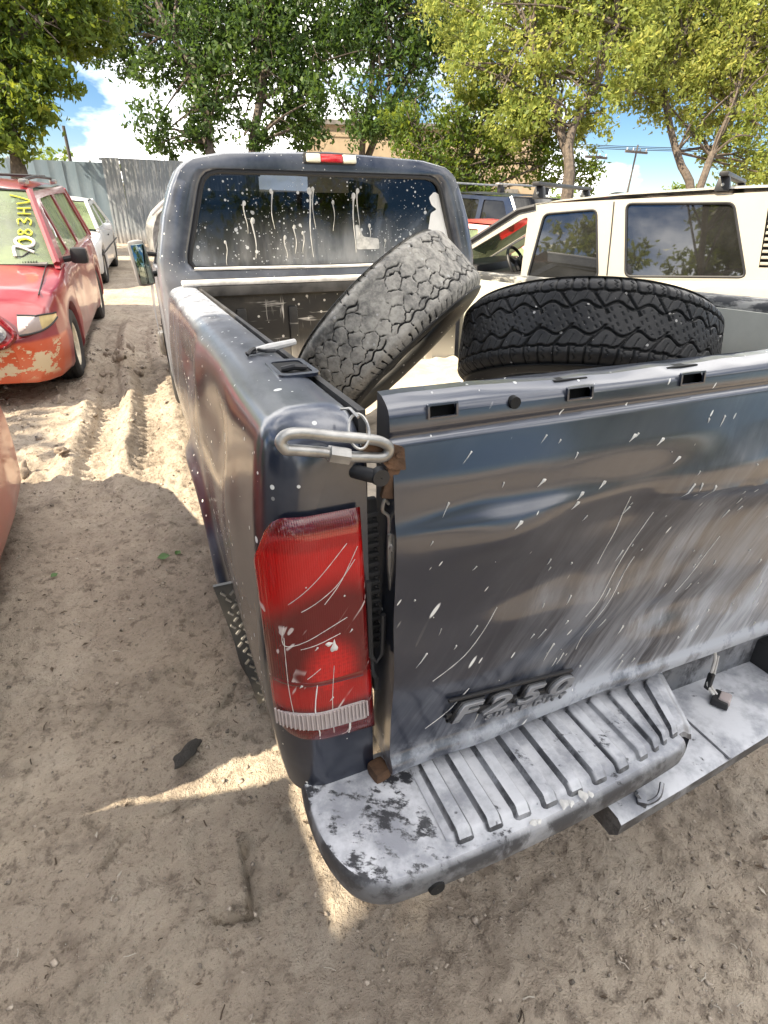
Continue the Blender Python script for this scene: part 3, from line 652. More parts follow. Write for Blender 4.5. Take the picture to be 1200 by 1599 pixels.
LENS_RUNS = [(l, .0007) for l in ([(-.842, 1.284), (-.885, 1.237), (-.938, 1.188)], [(-.83, 1.253), (-.866, 1.208), (-.92, 1.174)], [(-.947, 1.145), (-.952, 1.114), (-.942, 1.104), (-.892, 1.128)], [(-.949, 1.121), (-.950, 1.075), (-.950, 1.005), (-.946, .942)],
    [(-.825, 1.275), (-.855, 1.217), (-.883, 1.182)], [(-.892, 1.128), (-.847, 1.147)], [(-.926, 1.099), (-.893, 1.108), (-.86, 1.118)], [(-.874, 1.054), (-.881, .976), (-.882, .90)], [(-.897, 1.055), (-.92, 1.035)])]
drips('white_runs', tl, tl, LENS_RUNS, M_dusty)
splashes('paint_splashes', tl, M_dusty, [(-.872, 1.092, .0085, .006, 1.5), (-.880, 1.102, .006, .0, 0), (-.90, 1.10, .002, .004, 4), (-.84, 1.12, .0018, .004, 4), (-.93, 1.02, .0022, .003, 4), (-.88, .985, .002, .006, 4), (-.85, 1.19, .0018, .0, 4), (-.91, 1.22, .0014, .0, 4)], lambda a, c, d: (a, (skin_y(tl, a, c) or -.02)-.0006-d, c))
drips('white_runs', tl, tl, [([(-.905, 1.02), (-.912, .96), (-.907, .90), (-.910, .845), (-.908, .80)], .0012), ([(-.85, .93), (-.853, .88), (-.852, .83), (-.853, .79)], .0022)], M_white)
# ---- things in the gap between bed side and tailgate
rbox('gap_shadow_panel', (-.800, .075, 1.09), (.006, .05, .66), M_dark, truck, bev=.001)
b = MB(); b.box((-.789, .030, 1.18), (.026, .012, .30), None, 1, .003)
for i in range(15): b.box((-.789, .021, 1.305-i*.0185), (.026, .010, .008), None, 1, .002)
for i in range(14):
    for sx_ in (-.007, .007): b.box((-.789+sx_, .020, 1.296-i*.0185), (.004, .006, .004), None, 1, .001)
b.build('ribbed_liner', M_rubber, truck)
b = MB(); b.plate(roundpoly([(-.815, 1.452), (-.752, 1.428), (-.749, 1.392), (-.776, 1.398), (-.795, 1.42), (-.815, 1.43)], .004), [], .005, lambda a, c, d: (a, -.022-d, c)); b.box((-.768, -.018, 1.385), (.020, .010, .075), Matrix.Rotation(.25, 3, 'Y'), 1, .002)
for x, z in ((-.775, 1.412), (-.762, 1.418), (-.777, 1.425)): b.lathe([(-.004, .0005), (-.004, .004), (.0, .0045)], 10, 'y', (x, -.026, z))
b.build('rusty_bracket', M_rust, truck)
b = MB(); b.tube([(-.818, .01, 1.388), (-.80, -.016, 1.388), (-.79, -.022, 1.387)], [.011, .011, .010], 12); b.lathe([(-.03, .001), (-.03, .013), (-.018, .015), (-.012, .011)], 14, 'y', (-.789, .0, 1.387)); b.build('striker_bolt', M_black, truck)
b = MB(); b.tube(spline([(-.771, -.012, 1.335), (-.779, -.016, 1.345), (-.781, -.012, 1.325), (-.770, -.010, 1.31), (-.770, -.01, 1.27)], 18), .0028, 7); b.build('latch_wire', M_chrome, truck)
b = MB(); b.plate(roundpoly([(-.775, 1.285), (-.762, 1.285), (-.760, 1.18), (-.772, 1.175), (-.776, 1.23)], .005), [], .006, lambda a, c, d: (a, -.014-d, c)); b.lathe([(-.006, .0005), (-.006, .006), (.0, .007)], 12, 'y', (-.768, -.019, 1.262)); b.build('latch_plate', M_chrome, truck)
b = MB(); b.tube([(-.782, -.012, 1.13), (-.786, -.014, 1.05), (-.797, -.014, 1.035), (-.806, -.012, 1.05), (-.806, -.008, 1.2)], .005, 8); b.build('tailgate_hinge_loop', M_black, truck)
rbox('rusty_lug', (-.795, -.012, .752), (.036, .04, .034), M_rust, truck, Matrix.Rotation(.2, 3, 'Z'), .01)
# ---- rear bumper
def wing(pts, xin0, xin1):
    """outer plan edge -> top, rounded nose and tucked-under lower edge"""
    p = spline(pts, 46); rows = []
    for i, (x, y) in enumerate(p):
        t = i/(len(p)-1); xi = xin0+(xin1-xin0)*sst(0, .45, t)*1.0 if i else xin0
        xi = min(max(x, min(xin0, xin1)), max(xin0, xin1)); a = np.array([xi, .035]); q = np.array([x, y]); d = a-q; L_ = np.linalg.norm(d)+1e-6; d /= L_
        row = []
        for s, z in ((1., .742), (.75, .742), (.5, .742), (.3, .742), (.16, .7415)): row.append((*(q+d*L_*s), z))
        for s, z in ((.010, .739), (.003, .732), (.0, .722), (.0, .703), (.003, .684), (.011, .668), (.028, .656), (.06, .648)): row.append((*(q+d*s), z))
        rows.append(row)
    return rows
out = [(-.93, .10), (-.943, .04), (-.947, -.03), (-.937, -.11), (-.908, -.178), (-.862, -.213), (-.80, -.222), (-.66, -.225), (-.53, -.223), (-.36, -.214), (-.20, -.198), (-.165, -.19)]
b = MB(); R_ = wing(out, -.90, -.165); b.grid(R_)
R2 = np.array(R_); R2[..., 0] = .40+(-.165-R2[..., 0])*.652; 
b.add([tuple(p) for p in R_[-1]], [tuple(range(len(R_[-1])))])
bump = b.build('rear_bumper', M_bump, truck, angle=40)
b = MB(); b.grid(R2); b.add([tuple(p) for p in R2[-1]], [tuple(range(len(R2[-1])))]); b.build('bumper_end', M_bump, bump, angle=40)
# ribbed step pads
RIBX = [-.702+i*.0605 for i in range(11)]
def pad(mir):
    fx = (lambda x: x) if not mir else (lambda x: .40+(-.028-x)*.652)
    yb = lambda x: np.interp(x, [-.73, -.53, -.36, -.06], [-.196, -.198, -.192, -.163])
    us = np.linspace(-.735, -.028, 210); vs = np.linspace(0, 1, 40); rows = []
    for x in us:
        row = []
        for t in vs:
            y = .018+(yb(x)-.018)*t
            h = .006*sst(0, .02, (x+.735))*1.0+.0015*math.exp(-((x+.728)/.006)**2)*2
            ys = -.045-.012*math.sin(x*3)
            for rx in RIBX:
                if abs(x-rx) < .02: h += .0120*sst(.0185, .0115, math.hypot(x-rx, max(0, y-ys+.0)*1.0))*sst(0, .004, y-(yb(x)-.001)+.004)
            if t > .93: h -= .012*sst(.93, 1., t)
            z = .7435+h
            if x > -.06: z -= .02*sst(-.06, -.028, x)
            row.append((fx(x-.02*t*sst(-.5, -.73, x)*0-.10*t*sst(-.3, -.05, x)*.9), y, z))
        rows.append(row)
    b = MB(); b.grid(rows)
    end = [rows[-1][j] for j in range(40)]; b.grid([end, [(p[0]-fx(0)*0+(0 if not mir else 0), p[1], p[2]-.06) for p in end], [(p[0]-(.02 if not mir else -.02), p[1]+.015, .622) for p in end]])
    fr = [rows[i][-1] for i in range(210)]; b.grid([fr, [(p[0], p[1]-.004, p[2]-.012) for p in fr]])
    o = b.build('step_pad', M_bump, bump, angle=45); return o
pad(False); pad(True)
# lower plate ledge with recess, lamp, lead and brackets
b = MB(); rows = []
for x in np.linspace(-.345, .66, 50):
    yf = np.interp(x, [-.345, -.16, .15, .40, .66], [-.222, -.208, -.180, -.19, -.21]); rows.append([(x, .03, .622), (x, yf*.5, .622), (x, yf+.012, .622), (x, yf, .614), (x, yf+.002, .580), (x, yf+.02, .556), (x, .03, .545)])
b.grid(rows); b.add(rows[0], [tuple(range(7))]); b.add(rows[-1], [tuple(range(7))]); b.build('plate_ledge', M_bump, bump, angle=40)
rbox('recess_wall', (.19, .020, .69), (.56, .012, .15), M_bump, bump, bev=.002)
MB().tube([(-.005, -.196, .6235), (.0, -.04, .6235)], .004, 6).build('ledge_seam', M_bump, bump)
lamp = MB().box((.124, -.064, .634), (.055, .042, .018), Matrix.Rotation(.5, 3, 'Z'), .85, .005).build('plate_lamp', M_black, bump)
MB().box((.129, -.070, .640), (.04, .03, .016), Matrix.Rotation(.5, 3, 'Z'), .85, .005).build('lamp_lens', M_clear, lamp)
b = MB(); w0 = [(.07, .010, .765), (.10, -.012, .772), (.115, -.022, .745), (.108, -.03, .70), (.102, -.035, .665), (.112, -.05, .642)]
b.tube(spline(w0, 30), .004, 7); b.tube(spline([(p[0]+.008, p[1]-.003, p[2]) for p in w0[2:]], 20), .003, 6); b.build('lamp_wire', M_dusty, bump)
b = MB(); b.box((.105, -.034, .675), (.012, .014, .05), None, 1, .003); b.build('wire_connector', M_black, bump)
for x, y in ((.11, -.15), (.155, -.145)):
    MB().plate([(0, 0), (.055, 0), (.012, -.055)], [], .010, lambda a, c, d, x=x, y=y: (x+a, y+d, .590+c)).build('hitch_gusset', M_bump, bump, smooth=False)
b = MB(); b.box((-.23, -.175, .60), (.10, .05, .03), Matrix.Rotation(.3, 3, 'Z'), 1, .006); b.box((-.26, -.185, .622), (.06, .02, .02), Matrix.Rotation(.9, 3, 'Z'), 1, .004); b.tube(spline([(-.215, -.195, .645), (-.24, -.212, .635), (-.265, -.205, .62), (-.28, -.19, .64)], 14), .005, 6); b.build('hitch_bracket', M_bump, bump)
MB().lathe([(-.004, .0005), (-.004, .014), (.002, .016)], 14, 'y', (-.772, -.2235, .692)).build('bumper_hole', M_dark, bump)
# white flakes of paint hanging over the bumper's lip
bs = []
for x, y, r in ((-.50, -.208, .011), (-.487, -.212, .008), (-.455, -.209, .012), (-.44, -.212, .007), (-.575, -.217, .008), (-.565, -.219, .006)): bs.append((x, y, r, 0, 2.2+x*9))
splashes('paint_flakes', bump, M_run, bs, lambda a, c, d: (a, max(c, -.226), .7465+d+(0 if c > -.222 else (c+.222)*1.5)))
splashes('paint_blobs', bump, M_white, [(-.925, .03, .013, .006, 1.), (-.86, .035, .006, 0, 0)], lambda a, c, d: (a, c, .7428+d*1.6))
# under-frame, mud flaps, wheels
rbox('frame_rail', (-.45, 2.2, .62), (.09, 4.6, .16), M_black, truck); rbox('frame_rail', (.38, 2.2, .62), (.09, 4.6, .16), M_black, truck)
rbox('rear_axle', (XC, AY, .49), (1.4, .12, .12), M_black, truck, bev=.03); rbox('front_axle', (XC, 4.62, .62), (1.4, .12, .12), M_black, truck, bev=.03)
k = NT('diamond_plate'); k.P(Base_Color=k.mix(k.ramp(k.noise(k.co(), 5, 4), .4, .7), (.05, .055, .062), (.16, .15, .13)), Metallic=.4, Roughness=.4); M_dia = k.mat
for sx_ in (-1, 1):
    b = MB(); b2 = MB(); px_ = lambda a: a if sx_ < 0 else 2*XC-a
    b.plate([(px_(a), c) for a, c in ((-1.026, .83), (-.70, .83), (-.70, .36), (-.952, .36))], [], .012, lambda a, c, d: (a, .655+d, c))
    for i in range(13):
        for j in range(20):
            a, c = -1.015+i*.0245+(j % 2)*.012, .825-j*.0235
            if a < -1.026+.074*(.83-c)/.47+.012 or c > .82: continue
            b2.box((px_(a), .653, c), (.018, .008, .006), Matrix.Rotation(.8 if (i+j) % 2 else -.8, 3, 'Y'), 1, .0)
    mf = b.build('mud_flap', M_dia, truck, smooth=False); b2.build('raised_bars', M_rim, mf, smooth=False)
def road_wheel(parent, loc, R, wd, rimmat=None, name='wheel', n=40):
    e = bpy.data.objects.new(name, None); COL.objects.link(e); e.parent = parent; e.location = loc
    r = R*.60; w2 = wd/2
    b = MB(); b.lathe([(-w2*.75, r), (-w2*.95, r+.03), (-w2, R*.85), (-w2*.9, R*.95), (-w2*.7, R), (-w2*.35, R), (-w2*.33, R-.010), (-w2*.27, R-.010), (-w2*.25, R), (w2*.25, R), (w2*.27, R-.010), (w2*.33, R-.010), (w2*.35, R), (w2*.7, R), (w2*.9, R*.95), (w2, R*.85), (w2*.95, r+.03), (w2*.75, r)], n, 'x')
    b.build('tyre', M_rubber, e)
    b = MB()
    for s in (-1, 1):
        b.lathe([(s*w2*.78, r+.004), (s*w2*.70, r*.93), (s*w2*.35, r*.88), (s*w2*.30, r*.55), (s*w2*.55, r*.42), (s*w2*.58, r*.2), (s*w2*.60, .002)], n//2, 'x')
        for i in range(5): a = i*1.2566; b.lathe([(s*w2*.55, .012), (s*w2*.68, .010), (s*w2*.68, .001)], 6, 'x', (0, r*.32*math.cos(a), r*.32*math.sin(a)))
    b.build('rim', rimmat or M_rim, e); return e
for sx_ in (-1, 1):
    road_wheel(truck, (XC+sx_*.80, AY, .49), .40, .26); road_wheel(truck, (XC+sx_*.80, 4.62, .74), .40, .26)
# ---- cab
OUTL = [(-.933, .95), (-.933, 1.5), (-.925, 1.60), (-.87, 1.80), (-.815, 1.93), (-.765, 2.015), (-.70, 2.055), (-.55, 2.082), (0, 2.102)]
OUTL = OUTL+[(-a, c) for a, c in OUTL[-2::-1]]
INNL = roundpoly([(-.79, 1.553), (.79, 1.553), (.645, 1.998), (-.645, 1.998)], .075, 8)
def ray_poly(poly, c, ang):
    d = np.array([math.cos(ang), math.sin(ang)]); best = None
    for i in range(len(poly)):
        a, b_ = np.array(poly[i])-c, np.array(poly[(i+1) % len(poly)])-c; e = b_-a; den = d[0]*e[1]-d[1]*e[0]
        if abs(den) < 1e-9: continue
        t = (a[0]*e[1]-a[1]*e[0])/den; s = (a[0]*d[1]-a[1]*d[0])/den
        if t > 0 and -1e-6 <= s <= 1+1e-6 and (best is None or t > best): best = t
    return c+d*best
cen = np.array([0, 1.76]); angs = np.linspace(0, 2*math.pi, 145)[:-1]
Op = np.array([ray_poly(OUTL, cen, a) for a in angs]); Ip = np.array([ray_poly(INNL, cen, a) for a in angs])
def loop(P_, y, sc_=1., up=0.): return [(XC+cen[0]+(p[0]-cen[0])*sc_, y+.02*((p[0])/.9)**2, cen[1]+(p[1]-cen[1])*sc_+up) for p in P_]
mid = Op*.88+Ip*.12
b = MB(); b.grid([loop(Ip, 2.585, 1.0), loop(Ip, 2.572, 1.012), loop(Ip, 2.556, 1.05), loop(Op*.5+Ip*.5, 2.553), loop(mid, 2.560), loop(Op*.96+Ip*.04, 2.575), loop(Op, 2.60), loop(Op, 2.64, 1.006), loop(Op, 2.75, 1.008)], wrap_v=True)
cab = b.build('cab', M_cab, truck, angle=45)
# roof, doors, cowl, bonnet
rows = []
for y in np.linspace(2.75, 3.72, 12):
    s = 1-.012*(y-2.75); row = []
    for p in Op:
        if p[1] > 1.90: row.append((XC+p[0]*s*1.006, y, cen[1]+(p[1]-cen[1])*1.008-.015*(y-2.75)**2))
    rows.append(row)
MB().grid(rows).build('roof', M_cab, cab)
def dside(a, c, d, s): return (XC+s*(.935-max(0, c-1.5)*.33-d), a, c)
for s in (-1, 1):
    MB().plate([(2.70, .75), (2.70, 1.92), (3.62, 1.92), (4.22, 1.5), (4.22, .75)], [roundpoly([(2.86, 1.53), (2.84, 1.87), (3.58, 1.87), (4.08, 1.53)], .04)], .05, lambda a, c, d, s=s: dside(a, c, d, s)).build('door', M_cab, cab, smooth=False)
    MB().grid([[dside(a, c, .02, s) for c in (1.51, 1.89)] for a in np.linspace(2.83, 4.1, 6)]).build('side_window', glass('tinted_cab_glass', (.25, .30, .30), .08), cab) if s < 0 else MB().grid([[dside(a, c, .02, s) for c in (1.51, 1.89)] for a in np.linspace(2.83, 4.1, 6)]).build('side_window', bpy.data.materials['tinted_cab_glass'], cab)
    MB().grid([[(XC+s*(.935+.03*math.sin(t*3.14)), y, .62+(1.48-.62)*t) for t in np.linspace(0, 1, 8)] for y in np.linspace(4.24, 5.55, 14) if True]).build('front_fender', M_cab, truck)
    rbox('headlight', (XC+s*.72, 5.62, 1.15), (.30, .06, .22), M_clear, truck)
MB().grid([[(XC+x, y, 1.50-.05*(y-4.2)-.05*(x/.9)**2+.02*math.exp(-(x/.4)**2)) for x in np.linspace(-.93, .93, 15)] for y in np.linspace(4.2, 5.6, 10)]).build('bonnet', M_cab, truck)
rbox('grille', (XC, 5.60, 1.12), (1.15, .06, .42), M_chrome, truck); rbox('front_bumper', (XC, 5.70, .72), (1.95, .16, .24), M_chrome, truck, bev=.04)
MB().grid([[(XC+x*(.72+.16*t), 3.68+.58*t+.0, 1.985-.47*t) for x in np.linspace(-1, 1, 12)] for t in np.linspace(0, 1, 8)]).build('windshield', glass('windshield_glass', (.75, .82, .78), .06), cab)
rbox('dashboard', (XC, 4.05, 1.36), (1.7, .35, .22), M_black, cab, bev=.05); rbox('bench_seat', (XC, 3.05, 1.28), (1.6, .25, .55), M_seat, cab, Matrix.Rotation(-.2, 3, 'X'), .06); rbox('seat_base', (XC, 3.3, 1.0), (1.6, .6, .2), M_seat, cab, bev=.05)
for x in (-.4, .38): rbox('headrest', (XC+x, 2.98, 1.62), (.30, .10, .15), M_seat, cab, bev=.04)
rbox('cab_floor', (XC, 3.4, .80), (1.78, 1.6, .1), M_dark, cab)
MB().lathe([(-.012, .175), (0, .19), (.012, .175), (0, .16)], 28, 'y', (-.42, 3.78, 1.50), close=True).build('steering_wheel', M_black, cab)
# rear glass with splashes and runs
def rear_glass():
    k = NT('rear_cab_glass'); v = k.co(); t = k.n('ShaderNodeBsdfTransparent'); t.inputs[0].default_value = (.05, .06, .075, 1)
    g = k.n('ShaderNodeBsdfGlossy'); g.inputs[0].default_value = (.9, .95, 1, 1); g.inputs['Roughness'].default_value = .03
    fr = k.n('ShaderNodeLayerWeight'); fr.inputs[0].default_value = .22
    m1 = k.n('ShaderNodeMixShader'); k.L(k.m('ADD', k.m('MULTIPLY', fr.outputs['Fresnel'], .38), .035), m1.inputs[0]); k.L(t.outputs[0], m1.inputs[1]); k.L(g.outputs[0], m1.inputs[2])
    d = k.n('ShaderNodeBsdfDiffuse'); d.inputs[0].default_value = (.66, .66, .65, 1)
    a = k.noise(k.co(scale=(2.2, 1, .6)), 3, 5, .6); film = k.m('MULTIPLY', k.ramp(k.axis(2), 1.86, 1.56), k.ramp(a, .36, .70, (.14,)*3, (.46,)*3))
    sp = k.m('MAXIMUM', k.m('MAXIMUM', specks(k, v, 20, .23, .74, .03), specks(k, v, 44, .27, .66, .03)), specks(k, v, 90, .3, .62, .04))
    sp = k.m('MULTIPLY', sp, k.ramp(k.noise(v, 3.2, 3), .36, .56))
    m2 = k.n('ShaderNodeMixShader'); k.L(k.m('MINIMUM', k.m('ADD', film, k.m('MULTIPLY', sp, .8)), .9), m2.inputs[0]); k.L(m1.outputs[0], m2.inputs[1]); k.L(d.outputs[0], m2.inputs[2])
    k.L(m2.outputs[0], k.out.inputs[0]); return k.mat
b = MB(); b.grid([[(XC+p[0]*s, 2.582+.02*(p[0]*s/.9)**2, cen[1]+(p[1]-cen[1])*s) for p in Ip] for s in (.001, .12, .25, .37, .5, .62, .75, .87, 1.01)], wrap_v=True); rw = b.build('rear_window', rear_glass(), cab)
MB().tube([(p[0], p[1]-.004, p[2]) for p in loop(Ip, 2.577, 1.004)], .013, 8, closed=True).build('window_seal', M_black, rw)
b = MB(); b.tube([(XC-.76, 2.566, 1.556), (XC, 2.549, 1.552), (XC+.76, 2.566, 1.556)], .008, 6); b.build('dusty_seal_lip', M_dusty, rw)
def streak(x, z0, z1, r):
    b = MB(); P_ = []
    for i in range(12):
        t = i/11; rr = .62*r*(1.0 if t < .06 else .42*(1-t)+.12); P_.append((x+.006*math.sin(t*5+x*30), 2.5805, z0+(z1-z0)*t, rr))
    n = 10; rows = [[(p[0]+p[3]*math.cos(q), p[1]-.0018*(1-abs(math.cos(q))), p[2]) for q in np.linspace(math.pi, 2*math.pi, 7)] for p in P_]
    b.grid(rows); q = np.linspace(0, 2*math.pi, 15)[:-1]; rim = [(x+r*.8*math.cos(t), 2.5802, z0+r*1.1*math.sin(t)) for t in q]
    b.add(rim+[(x, 2.577, z0)], [(i, (i+1) % 14, 14) for i in range(14)]); b.build('white_run', M_run, rw, angle=80)
for x, z0, z1, r in ((-.50, 1.86, 1.72, .011), (-.465, 1.78, 1.60, .014), (-.355, 1.915, 1.74, .011), (-.15, 1.92, 1.60, .016), (-.13, 1.93, 1.74, .010), (.10, 1.90, 1.62, .015), (.125, 1.925, 1.70, .012), (-.02, 1.87, 1.73, .009), (-.245, 1.75, 1.62, .010), (-.30, 1.70, 1.60, .010), (.19, 1.755, 1.66, .010), (-.62, 1.68, 1.57, .008), (-.20, 1.72, 1.62, .009), (.285, 1.68, 1.58, .008)):
    streak(x, z0, z1, r)
MB().plate(roundpoly([(.11, 1.635), (.25, 1.635), (.245, 1.69), (.15, 1.70), (.125, 1.76), (.105, 1.76)], .012), [], .001, lambda a, c, d: (a, 2.581-d, c)).build('white_run', M_run, rw)
MB().plate(roundpoly([(.565, 1.72), (.72, 1.66), (.715, 1.86), (.66, 1.90), (.60, 1.93), (.565, 1.90), (.585, 1.86), (.62, 1.84), (.58, 1.82)], .012), [], .001, lambda a, c, d: (a, 2.592-d, c)).build('white_paint_patch', M_white, rw)
# high brake light on the roof edge
bl = rbox('high_brake_light', (XC, 2.556, 2.066), (.285, .03, .052), M_black, cab, Matrix.Rotation(-.25, 3, 'X'), .01)
rbox('red_lens', (XC+.005, 2.540, 2.066), (.118, .02, .036), M_red, bl, Matrix.Rotation(-.25, 3, 'X'), .006)
k = NT('yellowed_lens'); k.P(Base_Color=(.68, .66, .52), Roughness=.3, Coat_Weight=.4)
for s in (-1, 1): rbox('cargo_lens', (XC+.005+s*.098, 2.541, 2.066), (.076, .02, .040), k.mat, bl, Matrix.Rotation(-.25, 3, 'X'), .008)
# towing mirrors
def mirror(s):
    e = bpy.data.objects.new('wing_mirror', None); COL.objects.link(e); e.parent = truck; X = lambda a: a if s < 0 else 2*XC-a
    b = MB(); b.box((X(-1.045), 3.46, 1.56), (.115, .10, .27), Matrix.Rotation(.10*s, 3, 'Y'), .9, .035); b.build('mirror_housing', plain('grey_mirror_shell', (.18, .18, .18), .5) if s < 0 else bpy.data.materials['grey_mirror_shell'], e)
    k = bpy.data.materials.get('mirror_glass')
    if not k: q = NT('mirror_glass'); q.P(Base_Color=(.30, .36, .33), Metallic=1., Roughness=.03); k = q.mat
    b = MB(); b.box((X(-1.038), 3.407, 1.555), (.085, .008, .23), Matrix.Rotation(.10*s, 3, 'Y'), .92, .003); b.build('mirror_glass', k, e)
    b = MB(); b.tube([(X(-.92), 3.50, 1.50), (X(-1.03), 3.47, 1.49)], .018, 8); b.tube([(X(-.90), 3.50, 1.60), (X(-1.03), 3.47, 1.62)], .014, 8); b.build('mirror_arm', M_black, e)
mirror(-1); mirror(1)
# ---- steel quick link and wire ring, which hang on the truck's corner
def tp(x, y, z): return (x, y, z)
ql = bpy.data.objects.new('quick_link', None); COL.objects.link(ql); ql.matrix_world = mt
tag(ql, 'galvanised steel quick link with screw sleeve tying tailgate to the bed corner', 'quick link')
pth = [(-.925, 1.452), (-.931, 1.463), (-.922, 1.472), (-.90, 1.4715), (-.86, 1.462), (-.82, 1.453), (-.795, 1.446), (-.781, 1.437), (-.780, 1.427), (-.789, 1.421), (-.81, 1.424), (-.84, 1.430), (-.875, 1.441), (-.905, 1.448)]
pth = spline(pth+pth[:1], 80)[:-1]
MB().tube([(a, -.034, c) for a, c in pth], .0078, 12, closed=True).build('link_body', M_chrome, ql)
b = MB(); d0, d1 = np.array([-.868, -.034, 1.4385]), np.array([-.838, -.034, 1.4295])
b.tube([d0, d0+(d1-d0)*.04, d0+(d1-d0)*.96, d1], [.010, .0125, .0125, .010], 6); b.build('screw_sleeve', M_chrome, ql, angle=25)
wr = bpy.data.objects.new('wire_ring', None); COL.objects.link(wr); wr.matrix_world = mt; tag(wr, 'thin steel wire ring looped over the quick link', 'wire ring')
MB().tube([(-.822+.014*math.cos(t), -.030+.018*math.sin(t)*.8, 1.462+.020*math.sin(t)+.004*math.cos(t)) for t in np.linspace(0, 6.283, 28)[:-1]], .0022, 6, closed=True).build('ring_wire', M_chrome, wr)
MB().tube([(-.822, -.03, 1.482), (-.826, -.008, 1.489), (-.83, .02, 1.481)], .0022, 6).build('wire_end', M_chrome, wr)
br = bpy.data.objects.new('tie_rod', None); COL.objects.link(br); br.matrix_world = mt; tag(br, 'dusty steel tie rod with black clip lying across the near bed rail', 'tie rod')
MB().tube([(-.862, .50, 1.487), (-.83, .505, 1.489), (-.77, .53, 1.493)], [.006, .009, .007], 8).build('rod', M_dusty, br)
b = MB(); b.tube(spline([(-.885, .47, 1.484), (-.872, .485, 1.492), (-.86, .50, 1.488), (-.846, .47, 1.489), (-.826, .475, 1.487)], 20), .004, 6); b.box((-.875, .49, 1.484), (.022, .012, .006), None, 1, .002); b.build('clip', M_black, br)
# ------------------------------------------------------------------ loose tyres in the bed
def tyre_mesh(R, W_, pattern, nt=1000, nw=126, lug=.010):
    a = np.linspace(-1, 1, nw); prof = [(-W_*.40, R*.60), (-W_*.46, R*.63), (-W_*.52, R*.72), (-W_*.545, R*.82), (-W_*.52, R*.905), (-W_*.50, R*.935)]
    t = np.linspace(0, 2*math.pi, nt+1)[:-1]; U = t[:, None]*R; V = a[None]*W_/2
    g = pattern(U+0*V, V+0*U, a[None]+0*U, 2*math.pi*R)                 # 0 groove .. 1 land
    r0 = R-.030*np.clip((np.abs(a)-.72)/.28, 0, 1)**2*1.15-.004*a**2
    rr = r0[None]-lug*(1-g); ax = np.sign(a)*np.abs(a)*W_/2
    P = []; G = []
    left = prof; right = [(-x, r) for x, r in prof[::-1]]
    inner = [(W_*.36, R*.61), (W_*.44, R*.78), (W_*.40, R*.90), (0, R*.93), (-W_*.40, R*.90), (-W_*.44, R*.78), (-W_*.36, R*.61)]
    cols = []
    for x, r in left: cols.append((np.full(nt, x), np.full(nt, r), np.ones(nt)*.34))
    for j in range(nw): cols.append((np.full(nt, ax[j]), rr[:, j], g[:, j]))
    for x, r in right+inner: cols.append((np.full(nt, x), np.full(nt, r), np.ones(nt)*.34))
    X = np.stack([c[0] for c in cols], 1); Rr = np.stack([c[1] for c in cols], 1); G = np.stack([c[2] for c in cols], 1)
    V3 = np.stack([X, Rr*np.cos(t)[:, None], Rr*np.sin(t)[:, None]], -1); nv = X.shape[1]
    i = np.arange(nt)[:, None]; j = np.arange(nv)[None]; i2 = (i+1) % nt; j2 = (j+1) % nv
    F = np.stack([i*nv+j, i*nv+j2, i2*nv+j2, i2*nv+j], -1).reshape(-1, 4).astype(np.int32)
    me = bpy.data.meshes.new('tyre'); me.vertices.add(nt*nv); me.vertices.foreach_set('co', V3.astype(np.float32).ravel()); me.loops.add(F.size); me.loops.foreach_set('vertex_index', F.ravel())
    me.polygons.add(len(F)); me.polygons.foreach_set('loop_start', np.arange(0, F.size, 4, dtype=np.int32)); me.polygons.foreach_set('use_smooth', np.ones(len(F), bool))
    at = me.attributes.new('tread', 'FLOAT', 'POINT'); at.data.foreach_set('value', G.astype(np.float32).ravel()); me.update(); me.validate(); return me
def pat_worn(U, V, a, circ):
    n = 40; pu = circ/n; pv = .040; U0, V0 = U, V; q_ = np.sin(U/circ*6.283)*.35; c_ = np.cos(U/circ*6.283)*.35
    U = U+.011*fbm(q_*60+V*40, c_*60-V*20, 1., 3, 2); V = V+.009*fbm(q_*70-V*50, c_*70+V*25, 1., 3, 8)
    best = np.full((2,)+U.shape, 9.)
    r0 = np.round(V/pv)
    for dr in (-1, 0, 1):
        row = r0+dr; offs = (row % 2)*.5; c0 = np.round(U/pu-offs)
        for dc in (-1, 0, 1):
            cu = (c0+dc+offs)*pu; cv = row*pv; d = np.hypot((U-cu)*1.0+.006*np.sin((V-cv)/pv*6.28)*0, (V-cv)*1.12)+.0025*np.sin(U/pu*12.56)*np.sign(V)
            lo = np.minimum(best[0], d); best[1] = np.where(d < best[0], best[0], np.minimum(best[1], d)); best[0] = lo
    e = (best[1]-best[0])
    wob = .0022*np.sin(U*2*np.pi/pu*2+1.2)+.0022*np.sin(V*310)
    g = sst(.0012, .0040, e+wob*.5)
    g = np.where(np.abs(a) > .60+.045*np.sin(U*2*np.pi/pu), 1., g)
    edge = np.abs(np.abs(a)-(.60+.045*np.sin(U*2*np.pi/pu))); g = np.minimum(g, sst(.010, .034, edge))
    ph = (U/(pu*.5)) % 1; notch = (np.abs(ph-.5) < .075) & (np.abs(a) > .84)
    sip = (np.abs(((U/pu+.25) % 1)-.5) < .03) & (np.abs(a) > .68) & (np.abs(a) < .78)
    g = np.where(notch | sip, .0, g); wear = sst(.02, .22, fbm(q_*14+V0*9, c_*14-V0*7, 1., 3, 15)); return g+(1-g)*wear*.85
